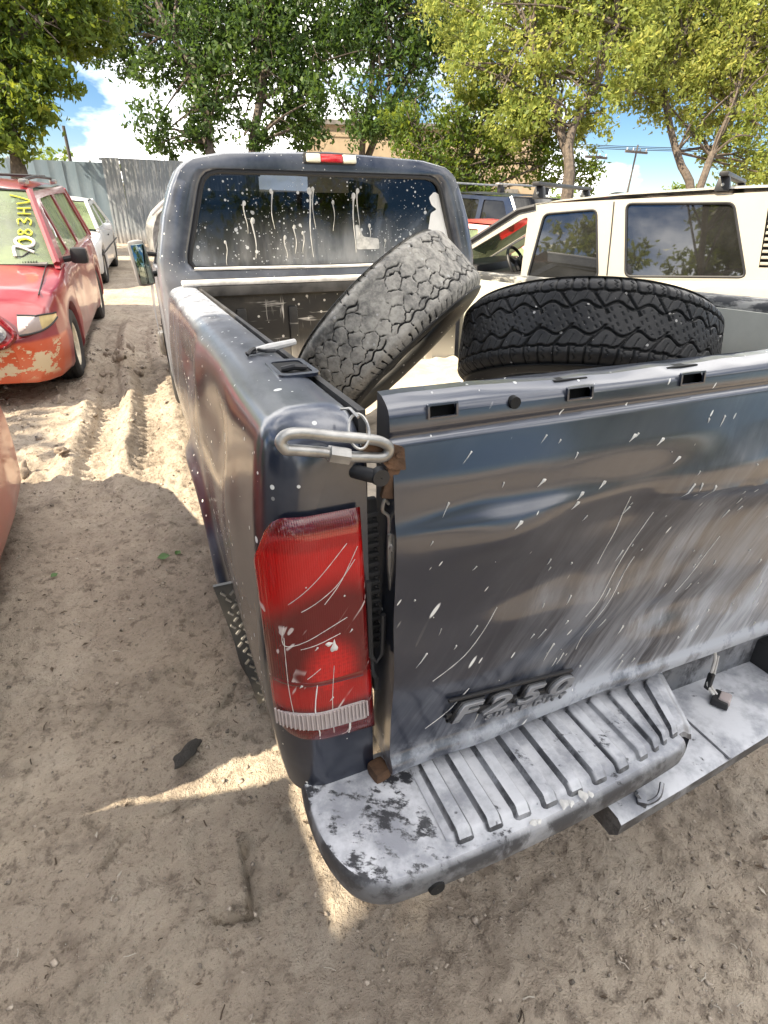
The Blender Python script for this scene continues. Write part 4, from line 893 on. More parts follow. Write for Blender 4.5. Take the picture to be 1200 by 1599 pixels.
def pat_at(U, V, a, circ):
    n = 30; pu = circ/n; g = np.ones_like(U)
    wv = .055*np.sin(U*2*np.pi/pu)
    def groove(d, w_): return sst(w_*.5, w_*.5+.022, d)
    g = np.minimum(g, groove(np.abs(np.abs(a)-.62-.012*np.sign(np.sin(U*2*np.pi/pu*2))), .03))
    # S grooves running obliquely between rows
    for s in (-1, 1):
        ph = (U/pu+s*.5+s*1.1*(a-.0)) % 1
        arc = np.abs(ph-.5)*.9; m_ = (s*a > .12) & (s*a < .64)
        g = np.where(m_, np.minimum(g, groove(arc, .055)), g)
        cur = np.abs(s*a-.30-.075*np.sin(U*2*np.pi/pu+s*.8)); g = np.minimum(g, np.where((s*a > .05) & (s*a < .55), groove(cur, .035), 1))
    ph = (U/(pu*.5)+.15*np.sign(a)) % 1; m_ = np.abs(a) > .64
    g = np.where(m_, np.minimum(g, groove(np.abs(ph-.5)*.75, .075)), g)
    # sipes
    ph = (U/(pu*.5)+.5+.08*np.sin(a*60)) % 1; g = np.where(m_ & (np.abs(a) < .9), np.minimum(g, .35+.65*groove(np.abs(ph-.5)*.75, .012)), g)
    ph = (U/pu*2+1.6*a+.3*np.sign(np.sin(a*40))) % 1; g = np.where(np.abs(a) < .28, np.minimum(g, .45+.55*groove(np.abs(ph-.5)*.5, .010)), g)
    ph = (U/pu*3-2*a) % 1; g = np.where((np.abs(a) > .36) & (np.abs(a) < .6), np.minimum(g, .5+.5*groove(np.abs(ph-.5)*.4, .010)), g)
    return g
def tyre_mat(name, land, dirt, amt, rough):
    k = NT(name); v = k.co(); at = k.n('ShaderNodeAttribute', attribute_name='tread'); a = k.noise(v, 5, 6, .65); b = k.noise(v, 40, 5, .7)
    d = k.m('MULTIPLY', k.ramp(k.m('ADD', k.m('MULTIPLY', a, .65), k.m('MULTIPLY', b, .35)), .34, .62), amt)
    d = k.m('MULTIPLY', d, k.ramp(at.outputs['Fac'], .3, .95))
    sp = k.m('MULTIPLY', specks(k, v, 55, .28, .8), .7)
    col = k.mix(sp, k.mix(d, k.mix(at.outputs['Fac'], (.010, .010, .010), land), dirt), (.55, .53, .5))
    k.P(Base_Color=col, Roughness=rough, Specular_IOR_Level=.35, Normal=k.bump(b, .25, .003)); return k.mat
def put_tyre(name, c, axis, R, W_, pat, mat, label, spin=0., lug=.01):
    o = link(name, tyre_mesh(R, W_, pat, lug=lug), mat); a = (TR @ Vector(axis)).normalized()
    q = a.to_track_quat('X', 'Z'); o.matrix_world = Matrix.Translation(mt @ Vector(c)) @ q.to_matrix().to_4x4() @ Matrix.Rotation(spin, 4, 'X'); tag(o, label, 'tyre'); return o
put_tyre('tyre', (-.257, 1.235, 1.387), (.532, -.493, -.689), .366, .247, pat_worn, tyre_mat('worn_grey_tread', (.11, .105, .096), (.47, .435, .375), .95, .68), 'worn grey tyre with honeycomb sipes leaning on its edge in the truck bed', .3, .0065)
put_tyre('tyre', (.254, .783, 1.341), (.26, .311, .914), .403, .235, pat_at, tyre_mat('black_lug_tread', (.012, .012, .013), (.08, .077, .073), .28, .5), 'black all-terrain tyre with deep lugs lying tilted beside the worn grey tyre', .1, .008)
b = MB(); P_ = []
for x in np.linspace(-.76, .70, 60):
    P_.append([(x, y, .955+max(0, .17*math.exp(-((x-.25)/.42)**2-((y-.95)/.45)**2)+.06+.05*float(fbm(np.array([x*3]), np.array([y*3]), 1.3, 4, 61)[0]))) for y in np.linspace(.06, 2.46, 90)])
k = NT('bed_sand'); v = k.co(); k.P(Base_Color=k.mix(k.ramp(k.noise(v, 8, 6, .7), .4, .65), (.36, .31, .25), (.50, .43, .34)), Roughness=.95, Normal=k.bump(k.noise(v, 60, 5), .6, .01))
o = b.grid(P_).build('sand_heap', k.mat); o.matrix_world = mt; tag(o, 'pale sand heaped on the floor of the truck bed under the tyres', 'sand', kind='stuff')
o = MB().box((0, 0, 0), (.22, .13, .02), None, 1, .004).build('scrap_sheet', plain('grey_scrap_metal', (.22, .21, .19), .6, .4, .4, 10, .3)); o.matrix_world = mt @ Matrix.Translation((-.56, .20, 1.30)) @ Matrix.Rotation(.15, 4, 'Y'); tag(o, 'dusty grey sheet of scrap metal behind the tailgate top beside the tyres', 'scrap metal')
o = MB().tube(spline([(-.05, 0, 0), (-.02, .02, .022), (.03, .01, .02), (.05, -.02, 0), (.02, -.03, .006)], 24), .004, 6).build('scrap_wire', M_black); o.matrix_world = mt @ Matrix.Translation((-.60, .18, 1.318)); tag(o, 'bent black wire on the scrap sheet behind the tailgate', 'wire')
# ------------------------------------------------------------------ generic car body, front towards local -y
def interp(pts, y): xs = [p[0] for p in pts]; return [float(np.interp(y, xs, [p[i] for p in pts])) for i in range(1, len(pts[0]))]
def car_body(stn, arches, paint, parent, name='body', AR_=.36, wz=.33, ny=90, bulge=.02, crease=.0, dent=None):
    """stn: (y, z_low, z_belt, z_top, half_width); wheel arches cut the sill"""
    ys = np.linspace(stn[0][0], stn[-1][0], ny); y0, y1 = ys[0], ys[-1]; rows = []
    ys = y0+(y1-y0)*(.5-.5*np.cos(np.linspace(0, math.pi, ny)))*.35+(y1-y0)*np.linspace(0, 1, ny)*.65
    for y in ys:
        zl, zb, zt, hw = interp(stn, y); lo = zl
        for ay in arches:
            if abs(y-ay) < AR_: lo = max(lo, wz+math.sqrt(AR_**2-(y-ay)**2))
        lo = min(lo, zb-.12); half = []
        for t, k_ in ((0, .955), (.06, .985), (.18, .998), (.4, 1+bulge*.5), (.62, 1+bulge*.6), (.8, 1.), (.92, .985), (.98, .965), (1., .94)):
            z = lo+(zb-lo)*t; xx = hw*k_-crease*math.exp(-((t-.55)/.06)**2)
            for ay in arches:
                d = math.hypot(y-ay, z-wz); xx += .018*math.exp(-((d-AR_-.03)/.04)**2)
            if dent: xx += dent(y, z)
            half.append((xx, z))
        half += [(hw*.86, zb+(zt-zb)*.35), (hw*.70, zb+(zt-zb)*.70), (hw*.45, zb+(zt-zb)*.93), (0, zt)]
        row = [(0, y, lo)]+[(-x, y, z) for x, z in half]+[(x, y, z) for x, z in half[-2::-1]]
        rows.append(row)
    b = MB(); b.grid(rows, wrap_v=True)
    for r in (rows[0], rows[-1]): b.add(r+[(0, r[0][1]+(.0), (r[0][2]+r[13][2])/2)], [(i, (i+1) % len(r), len(r)) for i in range(len(r))])
    return b.build(name, paint, parent, angle=40)
def greenhouse(parent, paint, gl, wb, k_, zb, side, wins, roof, ws=None, rg=None, trim=None, open_=(), bend=.0, roofname='roof'):
    """side: outline (y,z); wins: outlines; k_ lean; roof: list of (y,z) along the top; ws/rg: ((y,z) bottom, (y,z) top)"""
    X = lambda z, d=0: wb-max(0, z-zb)*k_-d
    for s in (-1, 1):
        MB().plate(side, [roundpoly(w_, .04, 4) for w_ in wins], .045, lambda a, c, d, s=s: (s*X(c, d), a, c)).build('cabin_side', paint, parent, smooth=False)
        for i, w_ in enumerate(wins):
            if i in open_: continue
            b = MB(); b.plate(roundpoly(w_, .04, 4), [], .004, lambda a, c, d, s=s: (s*X(c, .022+d), a, c)); p = b.build('side_window', gl, parent, smooth=False)
            if trim is not None:
                rp_ = roundpoly(w_, .04, 4); MB().tube([(s*X(c, .004), a, c) for a, c in rp_], .008, 5, closed=True).build('window_trim', trim, p)
    MB().box((0, (side[0][0]+side[-1][0])/2, zb+.012), (1.8*wb, abs(side[-1][0]-side[0][0])-.25, .012)).build('dark_cabin_sheet', M_black, parent, smooth=False)  # added dark sheet covers the painted body lid so the cabin reads dark
    rows = []
    for y, z in roof:
        xr = X(z); rows.append([(xr*u, y+bend*(u*u-1)*0, z+.045*(1-abs(u)**2.6)-.004) for u in np.linspace(-1.002, 1.002, 17)])
    MB().grid(rows).build(roofname, paint, parent)
    for nm, q in (('windshield', ws), ('rear_glass', rg)):
        if not q: continue
        (ya, za), (yb, zc) = q; sg_ = -1 if nm == 'windshield' else 1; rows = []
        for t in np.linspace(0, 1, 8):
            y, z = ya+(yb-ya)*t, za+(zc-za)*t; xr = X(z)-.05; rows.append([(xr*u, y+sg_*.10*(1-u*u), z+.01*(1-u*u)) for u in np.linspace(-1, 1, 13)])
        p = MB().grid(rows).build(nm, gl, parent)
        for s in (-1, 1): MB().tube([(s*X(za+(zc-za)*t, .02), ya+(yb-ya)*t, za+(zc-za)*t) for t in np.linspace(0, 1, 6)], .034, 6).build('pillar', paint, parent)
        MB().tube([(r[0], r[1], r[2]) for r in rows[-1]], .014, 5).build('glass_edge', M_black, p)
def seats(parent, ys, mat, zb, w_=.5):
    for y in ys:
        for x in (-.38, .38):
            s = rbox('seat_back', (x, y, zb+.05), (w_, .14, .55), mat, parent, Matrix.Rotation(-.25, 3, 'X'), .05); rbox('headrest', (x, y+.08, zb+.40), (.24, .10, .16), mat, s, None, .04)
def wheels(parent, ys, hw, R, wd=.20, rim=None):
    for y in ys:
        for s in (-1, 1): road_wheel(parent, (s*(hw-wd*.55), y, R-.02), R, wd, rim, n=32)
G_auto = glass('greenish_car_glass', (.50, .62, .52), .10, dust=.9, dcol=(.30, .37, .20)); G_dark = glass('privacy_glass', (.07, .08, .08), .12, dust=.06)  # G_auto's green film paints a green reflection together with dust
M_lamp = plain('amber_clear_lamp', (.62, .50, .24), .2, coat=.5, var=.15); M_cowl = plain('cowl_grey', (.16, .15, .14), .7)
# ---- red van on the left, nose towards the camera
def van_paint():
    k = NT('faded_red_paint'); v = k.co(); y = k.axis(1); z = k.axis(2); a = k.noise(v, 2.5, 6, .6); c = k.noise(k.co(scale=(1, 1, 1.6)), 5, 7, .68)
    base = k.mix(k.ramp(a, .3, .7), (.20, .014, .020), (.28, .036, .045))
    bmp = k.m('MULTIPLY', k.ramp(y, .55, .45), k.ramp(z, .57, .54)); base = k.mix(bmp, base, (.50, .085, .028))
    peel = k.m('MULTIPLY', k.ramp(c, .525, .535), k.ramp(y, .42, .30)); zz = k.m('MULTIPLY', k.ramp(z, .24, .30), k.ramp(z, .56, .50)); peel = k.m('MULTIPLY', peel, zz)
    d = k.m('MULTIPLY', k.ramp(a, .4, .8), .08); base = k.mix(peel, k.mix(d, base, (.40, .33, .26)), (.55, .45, .30))
    k.P(Base_Color=base, Roughness=k.m('ADD', .32, k.m('MULTIPLY', peel, .5)), Coat_Weight=k.m('SUBTRACT', .7, k.m('MULTIPLY', peel, .7)), Coat_Roughness=.08); return k.mat
M_van = van_paint()
van = empty('red_minivan', 'faded red minivan with peeling bumper and numbers painted on its windshield', 'minivan', (-2.71, 4.68, 0), -.035)
V_W = .95
def vd(y, z): return -.035*math.exp(-((y-2.3)/.35)**2-((z-.62)/.16)**2)-.02*math.exp(-((y-1.75)/.2)**2-((z-.75)/.1)**2)
car_body([(0, .24, .58, .62, .60), (.05, .22, .60, .66, .72), (.14, .21, .66, .75, .80), (.3, .20, .78, .86, .885), (.5, .20, .86, .925, .925), (.9, .20, .93, .985, .945), (1.35, .20, .99, 1.05, V_W), (1.6, .20, 1.0, 1.0, V_W), (4.3, .2, 1.02, 1.02, V_W), (4.75, .24, 1.0, 1.02, .92), (4.85, .3, .95, .97, .85)], (.98, 4.02), M_van, van, 'body', .37, .33, 120, .03, .01, vd)
greenhouse(van, M_van, G_auto, V_W*.955, .33, 1.0, [(1.18, .98), (1.95, 1.60), (4.50, 1.64), (4.78, .98)],
           [[(1.58, 1.04), (1.98, 1.44), (2.05, 1.53), (2.08, 1.04)], [(2.16, 1.04), (2.14, 1.54), (3.10, 1.56), (3.14, 1.04)], [(3.26, 1.04), (3.24, 1.56), (4.36, 1.56), (4.55, 1.04)]],
           [(1.93, 1.60), (2.1, 1.635), (2.8, 1.66), (3.8, 1.66), (4.52, 1.63)], ((1.22, 1.015), (1.93, 1.605)), ((4.8, 1.02), (4.55, 1.6)))
seats(van, (2.45, 3.35), M_tan, 1.0); rbox('dashboard', (0, 1.72, .99), (1.6, .45, .16), M_black, van, bev=.05)
rbox('cowl', (0, 1.24, 1.025), (1.60, .16, .02), M_cowl, van, Matrix.Rotation(.15, 3, 'X'), .005)
for i in range(22): MB().box((.25+i*.022, 1.22, 1.040), (.008, .07, .006), Matrix.Rotation(.15, 3, 'X')).build('cowl_slot', M_black, van, smooth=False)
for s in (-1, 1): MB().tube([(s*.05, 1.18, 1.05), (s*.35+.25, 1.24, 1.075), (s*.2+.50, 1.33, 1.14)], .008, 5).build('wiper', M_black, van)
# flip: local +x of the van is the viewer's right after building nose towards -y
def yfs(x, z):
    return max(float(np.interp(abs(x), [.55, .60, .72, .80, .885, .925], [0, .01, .055, .145, .31, .5])), float(np.interp(z, [.56, .62, .68, .76, .86], [-.0, .02, .06, .15, .3])))
def van_front():
    o_ = roundpoly([(-.55, .53), (.55, .53), (.655, .63), (.48, .80), (-.48, .80), (-.655, .63)], .14, 9); i_ = [(x*.91, .66+(z-.66)*.86) for x, z in o_]
    n = len(o_); b = MB(); P3 = [(x, yfs(x, z)-.022, z) for x, z in o_]; b.tube(P3, .018, 8, closed=True); g = b.build('grille_surround', M_reddk, van)
    b = MB(); b.add([(x, yfs(x, z)-.012, z) for x, z in i_]+[(0, .03, .66)], [(q, (q+1) % n, n) for q in range(n)]); b.build('grille_opening', plain('dull_radiator', (.20, .20, .21), .5, .5, .5, 30), g)
    for x, l in ((.34, .09), (.50, .06), (.1, .1)): MB().tube([(x, -.02, .60), (x+.02, .02, .60+l)], .008, 5).build('grille_stay', M_black, g)
    for s in (-1, 1):
        rows = []
        for t in np.linspace(0, 1, 14):
            x = .66+.245*t; zt = .755-.01*t-.02*t**4; zb_ = .615+.01*t+.06*t**5
            rows.append([(s*x, yfs(x, zb_+(zt-zb_)*q)-.014-.016*math.sin(q*math.pi)*min(1, 4*t+.3), zb_+(zt-zb_)*q) for q in np.linspace(0, 1, 9)])
        MB().grid(rows[:9]).build('headlight', M_clear, van); MB().grid(rows[8:]).build('indicator', M_lamp, van)
        b = MB(); b.tube([(r[0][0], r[0][1]-.004, r[0][2]) for r in rows], .008, 5); b.tube([(r[-1][0], r[-1][1]-.004, r[-1][2]) for r in rows], .007, 5); b.build('lamp_rim', M_black, van)
        MB().box((s*(V_W+.10), 1.55, 1.06), (.17, .10, .15), None, .9, .04).build('wing_mirror', M_black, van); MB().tube([(s*V_W*.95, 1.55, 1.02), (s*(V_W+.06), 1.55, 1.04)], .03, 6).build('mirror_arm', M_black, van)
        MB().tube([(s*.62, 2.15, 1.705), (s*.62, 3.0, 1.735), (s*.60, 4.3, 1.72)], .016, 6).build('roof_rail', M_black, van)
        for yy in (2.15, 4.3): rbox('rail_foot', (s*.62, yy, 1.685), (.07, .20, .05), M_chrome, van, bev=.02)
    for yy in (2.7, 3.7): MB().tube([(-.62, yy, 1.74), (.62, yy, 1.74)], .014, 6).build('roof_bar', M_black, van)
van_front()
# bonnet seam
for s in (-1, 1): MB().tube([(s*.80, .42, .862), (s*.80, .8, .945), (s*.79, 1.2, 1.01)], .006, 5).build('bonnet_seam', M_black, van)
wheels(van, (.98, 4.02), V_W, .335, .21, M_whiterim)
# hand painted numbers on the windshield, reading upwards
def strokes(name, lines, mat, parent, fn, r):
    b = MB()
    for l in lines: b.tube([fn(*p) for p in spline(l, max(6, 5*len(l)))], r, 6)
    return b.build(name, mat, parent)
def wsf(u, v):                                         # u along x, v up the glass from its lower edge
    t = v; y, z = 1.22+.71*t, 1.015+.59*t; xr = V_W*.955-max(0, z-1.0)*.33-.05
    return (u, y-.10*(1-(u/xr)**2)-.008, z+.01*(1-(u/xr)**2)+.008)
DG = {'7': [[(0, 1), (.6, 1), (.25, 0)]], '0': [[(.3, 1), (.02, .6), (.1, .1), (.4, 0), (.6, .4), (.5, .9), (.3, 1)]], '8': [[(.5, .85), (.25, 1), (.08, .8), (.5, .3), (.3, 0), (.05, .2), (.5, .85)]],
      '3': [[(.05, .95), (.4, 1), (.5, .75), (.2, .52), (.55, .3), (.35, 0), (0, .1)]], 'H': [[(.05, 0), (.05, 1)], [(.55, 0), (.5, 1)], [(.05, .5), (.55, .5)]], 'V': [[(0, 1), (.3, 0), (.75, 1.5)]]}
def wtext(txt, x0, v0, sz, mat, r, name, step):
    for i, ch in enumerate(txt):                       # rotated a quarter turn: text's right is up the glass
        strokes(name, [[(x0-q*sz, v0+i*step+p*sz*1.45) for p, q in l] for l in DG[ch]], mat, van, wsf, r)
wtext('70', .70, .09, .15, M_white, .013, 'white_numeral', .12)
wtext('083HV', .69, .22, .11, M_yellow, .007, 'yellow_numeral', .145)
strokes('white_scribble', [[(0, 0), (.05, .06), (0, .1), (.06, .16), (.02, .2), (.07, .26), (.03, .30)], [(.03, 0), (.08, .1), (.03, .22), (.09, .3)]], M_white, van, lambda a, c: (V_W*.955-max(0, c+.20)*.33+.002, 1.83+a+.5*c*.6, 1.20+c*.9), .006)
# ---- white saloon further back
M_wcar = car_paint('white_car_paint', (.62, .64, .66), (.42, .38, .32), .3)
def saloon(loc, rz, paint, label, gl, name, rim=None):
    e = empty(name, label, 'car', loc, rz)
    car_body([(0, .30, .55, .60, .58), (.08, .24, .60, .66, .72), (.3, .2, .68, .72, .82), (.7, .19, .78, .82, .865), (1.3, .19, .86, .90, .875), (1.45, .19, .88, .88, .875), (3.5, .19, .90, .90, .875), (4.1, .2, .90, .93, .86), (4.45, .26, .85, .88, .80), (4.6, .36, .72, .74, .66)], (.86, 3.52), paint, e, 'body', .345, .31, 100)
    greenhouse(e, paint, gl, .835, .42, .88, [(1.15, .87), (1.95, 1.34), (3.05, 1.36), (3.85, .89)], [[(1.50, .92), (1.98, 1.26), (2.42, 1.29), (2.42, .92)], [(2.52, .92), (2.52, 1.29), (2.95, 1.29), (3.40, .96), (3.38, .92)]],
               [(1.93, 1.335), (2.2, 1.37), (2.7, 1.38), (3.07, 1.355)], ((1.20, .90), (1.93, 1.34)), ((3.82, .92), (3.06, 1.35)))
    seats(e, (2.5, 3.2), M_seat, .75, .45)
    for s in (-1, 1):
        rbox('headlight', (s*.56, .10, .56), (.26, .10, .10), M_clear, e, Matrix.Rotation(-.35*s, 3, 'Z'), .02); rbox('tail_lamp', (s*.58, 4.52, .66), (.3, .06, .13), M_red, e, Matrix.Rotation(.2*s, 3, 'Z'), .02)
        rbox('wing_mirror', (s*.95, 1.62, .93), (.16, .08, .11), paint, e, bev=.03); rbox('door_handle', (s*.888, 2.30, .74), (.02, .14, .025), M_black, e, bev=.005)
        MB().tube([(s*.886, .5, .52), (s*.893, 2, .54), (s*.886, 4.2, .54)], .014, 5).build('side_strip', M_black, e)
    rbox('grille', (0, .03, .55), (.6, .05, .10), M_black, e); wheels(e, (.86, 3.52), .875, .31, .19, rim); return e
sal = saloon((-2.55, 11.35, 0), -.055, M_wcar, 'white saloon car parked behind the red minivan near the metal fence', G_auto, 'white_saloon')
# ---- red hatchback at the left edge, its unseen rear sized for the sun stripe by the added van
M_red2 = car_paint('salmon_red_paint', (.42, .060, .035), (.50, .34, .24), .35, fade=.2)
hb = empty('red_hatchback', 'salmon red car whose rounded corner enters at the left edge', 'car', (-2.655, 3.12, 0), math.pi)
car_body([(0, .28, .62, .66, .50), (.05, .22, .67, .72, .62), (.16, .18, .74, .80, .71), (.35, .17, .82, .88, .77), (.8, .17, .92, .97, .80), (1.05, .17, .95, .95, .80), (2.44, .2, .96, .96, .79), (2.51, .3, .80, .80, .72)], (1.64, 2.24), M_red2, hb, 'body', .31, .28, 80)
greenhouse(hb, M_red2, G_auto, .77, .30, .95, [(.85, .94), (1.25, 1.44), (2.42, 1.45), (2.48, .94)], [[(1.12, .98), (1.36, 1.38), (2.22, 1.39), (2.30, .98)]], [(1.23, 1.435), (1.5, 1.46), (2.38, 1.445)], ((.9, .97), (1.24, 1.44)), ((2.44, .97), (2.38, 1.44)))
wheels(hb, (1.64, 2.24), .78, .28, .17)
rbox('lamp', (.50, .12, .66), (.20, .12, .13), M_reddk, hb, Matrix.Rotation(-.5, 3, 'Z'), .03)
# ------------------------------------------------------------------ pale four-wheel-drive wagon on the right (nose towards the upper left)
M_suv = car_paint('cream_white_paint', (.37, .35, .30), (.40, .35, .27), .45, rough=.38, coat=.4, top=.5)
suv = empty('cream_wagon', 'cream white four-wheel-drive wagon with dark glass and roof rack bars beside the truck', 'wagon')
dv = Vector((-.559, .829, 0)); side_n = Vector((-.829, -.559, 0))              # forward, and out of its near (left) side
Msuv = Matrix.Translation((3.331, 3.162, 0)) @ Matrix((( -dv.x, -side_n.x, 0), (-dv.y, -side_n.y, 0), (0, 0, 1))).transposed().transposed().to_4x4()
# local axes: y runs rearwards from the side-plane point, x towards the far side
R3 = Matrix(((-side_n.x, -dv.x, 0), (-side_n.y, -dv.y, 0), (0, 0, 1)))
suv.matrix_world = Matrix.Translation((3.331, 3.162, 0)) @ R3.to_4x4() @ Matrix.Rotation(.070, 4, 'X')
SW = .92                                                # half width; the near side plane is x = 0
def sx(a): return a                                     # side coordinate y = -s
def suv_body():
    b = MB(); rows = []
    prof = [(-3.3, .45, .98, 1.00), (-3.2, .35, 1.03, 1.06), (-2.75, .32, 1.07, 1.12), (-2.65, .32, 1.08, 1.08), (1.5, .32, 1.20, 1.20), (1.62, .40, 1.20, 1.2)]
    for y in np.linspace(-3.3, 1.62, 110):
        zl, zb, zt = interp(prof, y); lo = zl
        for ay in (-2.35, .62):
            if abs(y-ay) < .44: lo = max(lo, .36+math.sqrt(.44**2-(y-ay)**2))
        e = .10*sst(-3.0, -3.3, y)+.05*sst(1.45, 1.62, y); h = []
        for t, d in ((0, .05), (.08, .02), (.35, .0), (.55, -.012), (.70, -.012), (.78, .0), (.90, .0), (.97, .015), (1., .045)): h.append((d+e, lo+(zb-lo)*t))
        h += [(.25, zb+(zt-zb)*.6), (.92, zt)]
        rows.append([(.92, y, lo)]+[(x, y, z) for x, z in h]+[(1.84-x, y, z) for x, z in h[-2::-1]])
    b.grid(rows, wrap_v=True)
    for r in (rows[0], rows[-1]): b.add(r, [tuple(range(len(r)))])
    return b.build('body', M_suv, suv, angle=40)
suv_body()
def SXf(z, d=0): return .035+max(0, z-1.14)*.16+d
wins = [[(-2.58, 1.08), (-2.05, 1.37), (-1.50, 1.66), (-1.44, 1.68), (-1.43, 1.12)], [(-1.36, 1.125), (-1.28, 1.70), (-.79, 1.725), (-.665, 1.155)], [(-.42, 1.175), (-.535, 1.765), (.31, 1.745), (.535, 1.195)]]
outl = [(-2.86, 1.03), (-2.05, 1.45), (-1.52, 1.74), (-1.33, 1.79), (1.28, 1.83), (1.58, 1.19)]
def side_suv(near):
    fx = (lambda z, d: SXf(z, d)) if near else (lambda z, d: 1.84-SXf(z, d))
    MB().plate(outl, [roundpoly(q, .05, 5) for q in wins]+[[(.61, 1.27), (.78, 1.27), (.69, 1.70), (.56, 1.70)]], .05, lambda a, c, d: (fx(c, d), a, c)).build('cabin_side', M_suv, suv, smooth=False)
    for i, q in enumerate(wins):
        if i == 0: continue
        q_ = roundpoly(q, .05, 5); p = MB().plate(q_, [], .004, lambda a, c, d: (fx(c, .014+d), a, c)).build('side_window', G_dark, suv, smooth=False)
        MB().tube([(fx(c, .003), a, c) for a, c in q_], .011, 6, closed=True).build('window_seal', M_black, p)
    v = MB().plate([(.60, 1.26), (.79, 1.26), (.70, 1.71), (.55, 1.71)], [], .01, lambda a, c, d: (fx(c, .03+d), a, c)).build('vent_recess', M_dark, suv, smooth=False)
    for i in range(9):
        z = 1.30+i*.045; MB().box((fx(z, .012), .695-.06*(i/9), z), (.020, .17-.006*i, .022), None, 1, .004).build('vent_louvre', M_suv, v)
    b = MB(); b.tube([(fx(1.79, -.002), -.645, 1.785), (fx(1.5, -.002), -.615, 1.50), (fx(1.18, -.002), -.585, 1.18)], .006, 5); b.build('door_seam', M_black, suv)
    b = MB(); b.tube([(fx(1.05, -.012), -1.93, .98), (fx(1.05, -.012), -1.90, .5)], .006, 5); b.tube([(fx(1.05, -.02), -.60, 1.15), (fx(1.05, -.02), -.55, .5)], .006, 5); b.build('door_gap', M_black, suv)
    MB().tube([(fx(1.05, -.006), -2.84, 1.05), (fx(1.45, -.004), -2.05, 1.455), (fx(1.72, -.004), -1.55, 1.735), (fx(1.75, -.004), -1.38, 1.765)], .026, 6).build('front_pillar', M_black, suv)
    rbox('door_handle', (fx(1.1, -.03), -.78, 1.02), (.03, .16, .04), M_black, suv, bev=.01); rbox('wing_mirror', (fx(1.2, -.13), -2.4, 1.20), (.2, .12, .16), M_black, suv, bev=.04)
k = NT('scuffed_black_cladding'); v = k.co(scale=(1, .25, 1)); k.P(Base_Color=k.mix(k.ramp(k.noise(v, 22, 6, .7), .42, .6), (.045, .045, .042), (.40, .39, .36)), Roughness=.75); M_clad = k.mat
side_suv(True); side_suv(False)
rows = []
for y, z in ((-1.55, 1.72), (-1.45, 1.775), (-1.2, 1.80), (-.6, 1.835), (.2, 1.85), (1.0, 1.845), (1.25, 1.82), (1.32, 1.78)):
    x0 = SXf(z)-.004; rows.append([(x0+(1.84-2*x0)*t, y, z+.035*(1-abs(2*t-1)**3)) for t in np.linspace(0, 1, 15)])
MB().grid(rows).build('roof', M_suv, suv)
MB().grid([[(SXf(1.1+.64*t)+.06+(1.72-2*SXf(1.1+.64*t))*q, -2.82+1.28*t-.08*(1-(2*q-1)**2), 1.06+.69*t) for q in np.linspace(0, 1, 9)] for t in np.linspace(0, 1, 6)]).build('windshield', G_auto, suv)
MB().grid([[(.15+1.54*q, 1.60-.28*t, 1.2+.6*t) for q in np.linspace(0, 1, 5)] for t in np.linspace(0, 1, 4)]).build('rear_glass', G_dark, suv)
b = MB(); t_ = Matrix.Rotation(.5, 3, 'X')
b.tube([Vector((.42, -1.62, 1.22))+t_ @ Vector((.20*math.cos(q), 0, .20*math.sin(q))) for q in np.linspace(0, 6.283, 33)[:-1]], .016, 8, closed=True)
for q in (.5, 2.6, 4.7): b.tube([Vector((.42, -1.62, 1.22)), Vector((.42, -1.62, 1.22))+t_ @ Vector((.19*math.cos(q), 0, .19*math.sin(q)))], .018, 6)
b.box((.42, -1.61, 1.22), (.14, .05, .12), t_, 1, .03); b.build('steering_wheel', M_black, suv)
rbox('dashboard', (.92, -2.2, 1.14), (1.6, .5, .20), M_black, suv, bev=.05); MB().box((.92, -.55, 1.19), (1.66, 4.0, .012), Matrix.Rotation(.03, 3, 'X')).build('dark_cabin_sheet', M_black, suv, smooth=False)  # black sheet over the cream lid stands in for the dark interior
for x, y in ((.5, -1.0), (1.34, -1.0), (.55, -.1), (1.3, -.1)): rbox('seat_back', (x, y, 1.20), (.5, .14, .60), M_seat, suv, Matrix.Rotation(-.2, 3, 'X'), .05)
rbox('mirror_inside', (.92, -1.66, 1.62), (.22, .03, .07), M_black, suv, bev=.015)
for y, nm in ((-1.36, 0), (.20, 1)):
    for x in (.16, 1.68):
        f = rbox('rack_foot', (x, y, 1.885), (.10, .12, .11), M_black, suv, None, .02, .7); MB().lathe([(-.004, .0005), (-.004, .012), (.0, .013)], 10, 'x', (x-.052, y, 1.88)).build('foot_bolt', M_chrome, f)
    rbox('rack_bar', (.92, y, 1.955), (1.78, .07, .035), M_black, suv, None, .01)
for y in (-2.35, .62):
    for x in (.13, 1.71): road_wheel(suv, (x, y, .36), .38, .25, n=32)
for x in (.35, 1.5): rbox('headlight', (x, -3.30, .86), (.4, .08, .18), M_clear, suv, bev=.02)
rbox('front_bumper', (.92, -3.36, .58), (1.8, .14, .26), M_clad, suv, bev=.04); rbox('grille', (.92, -3.31, .86), (.7, .06, .2), M_black, suv)
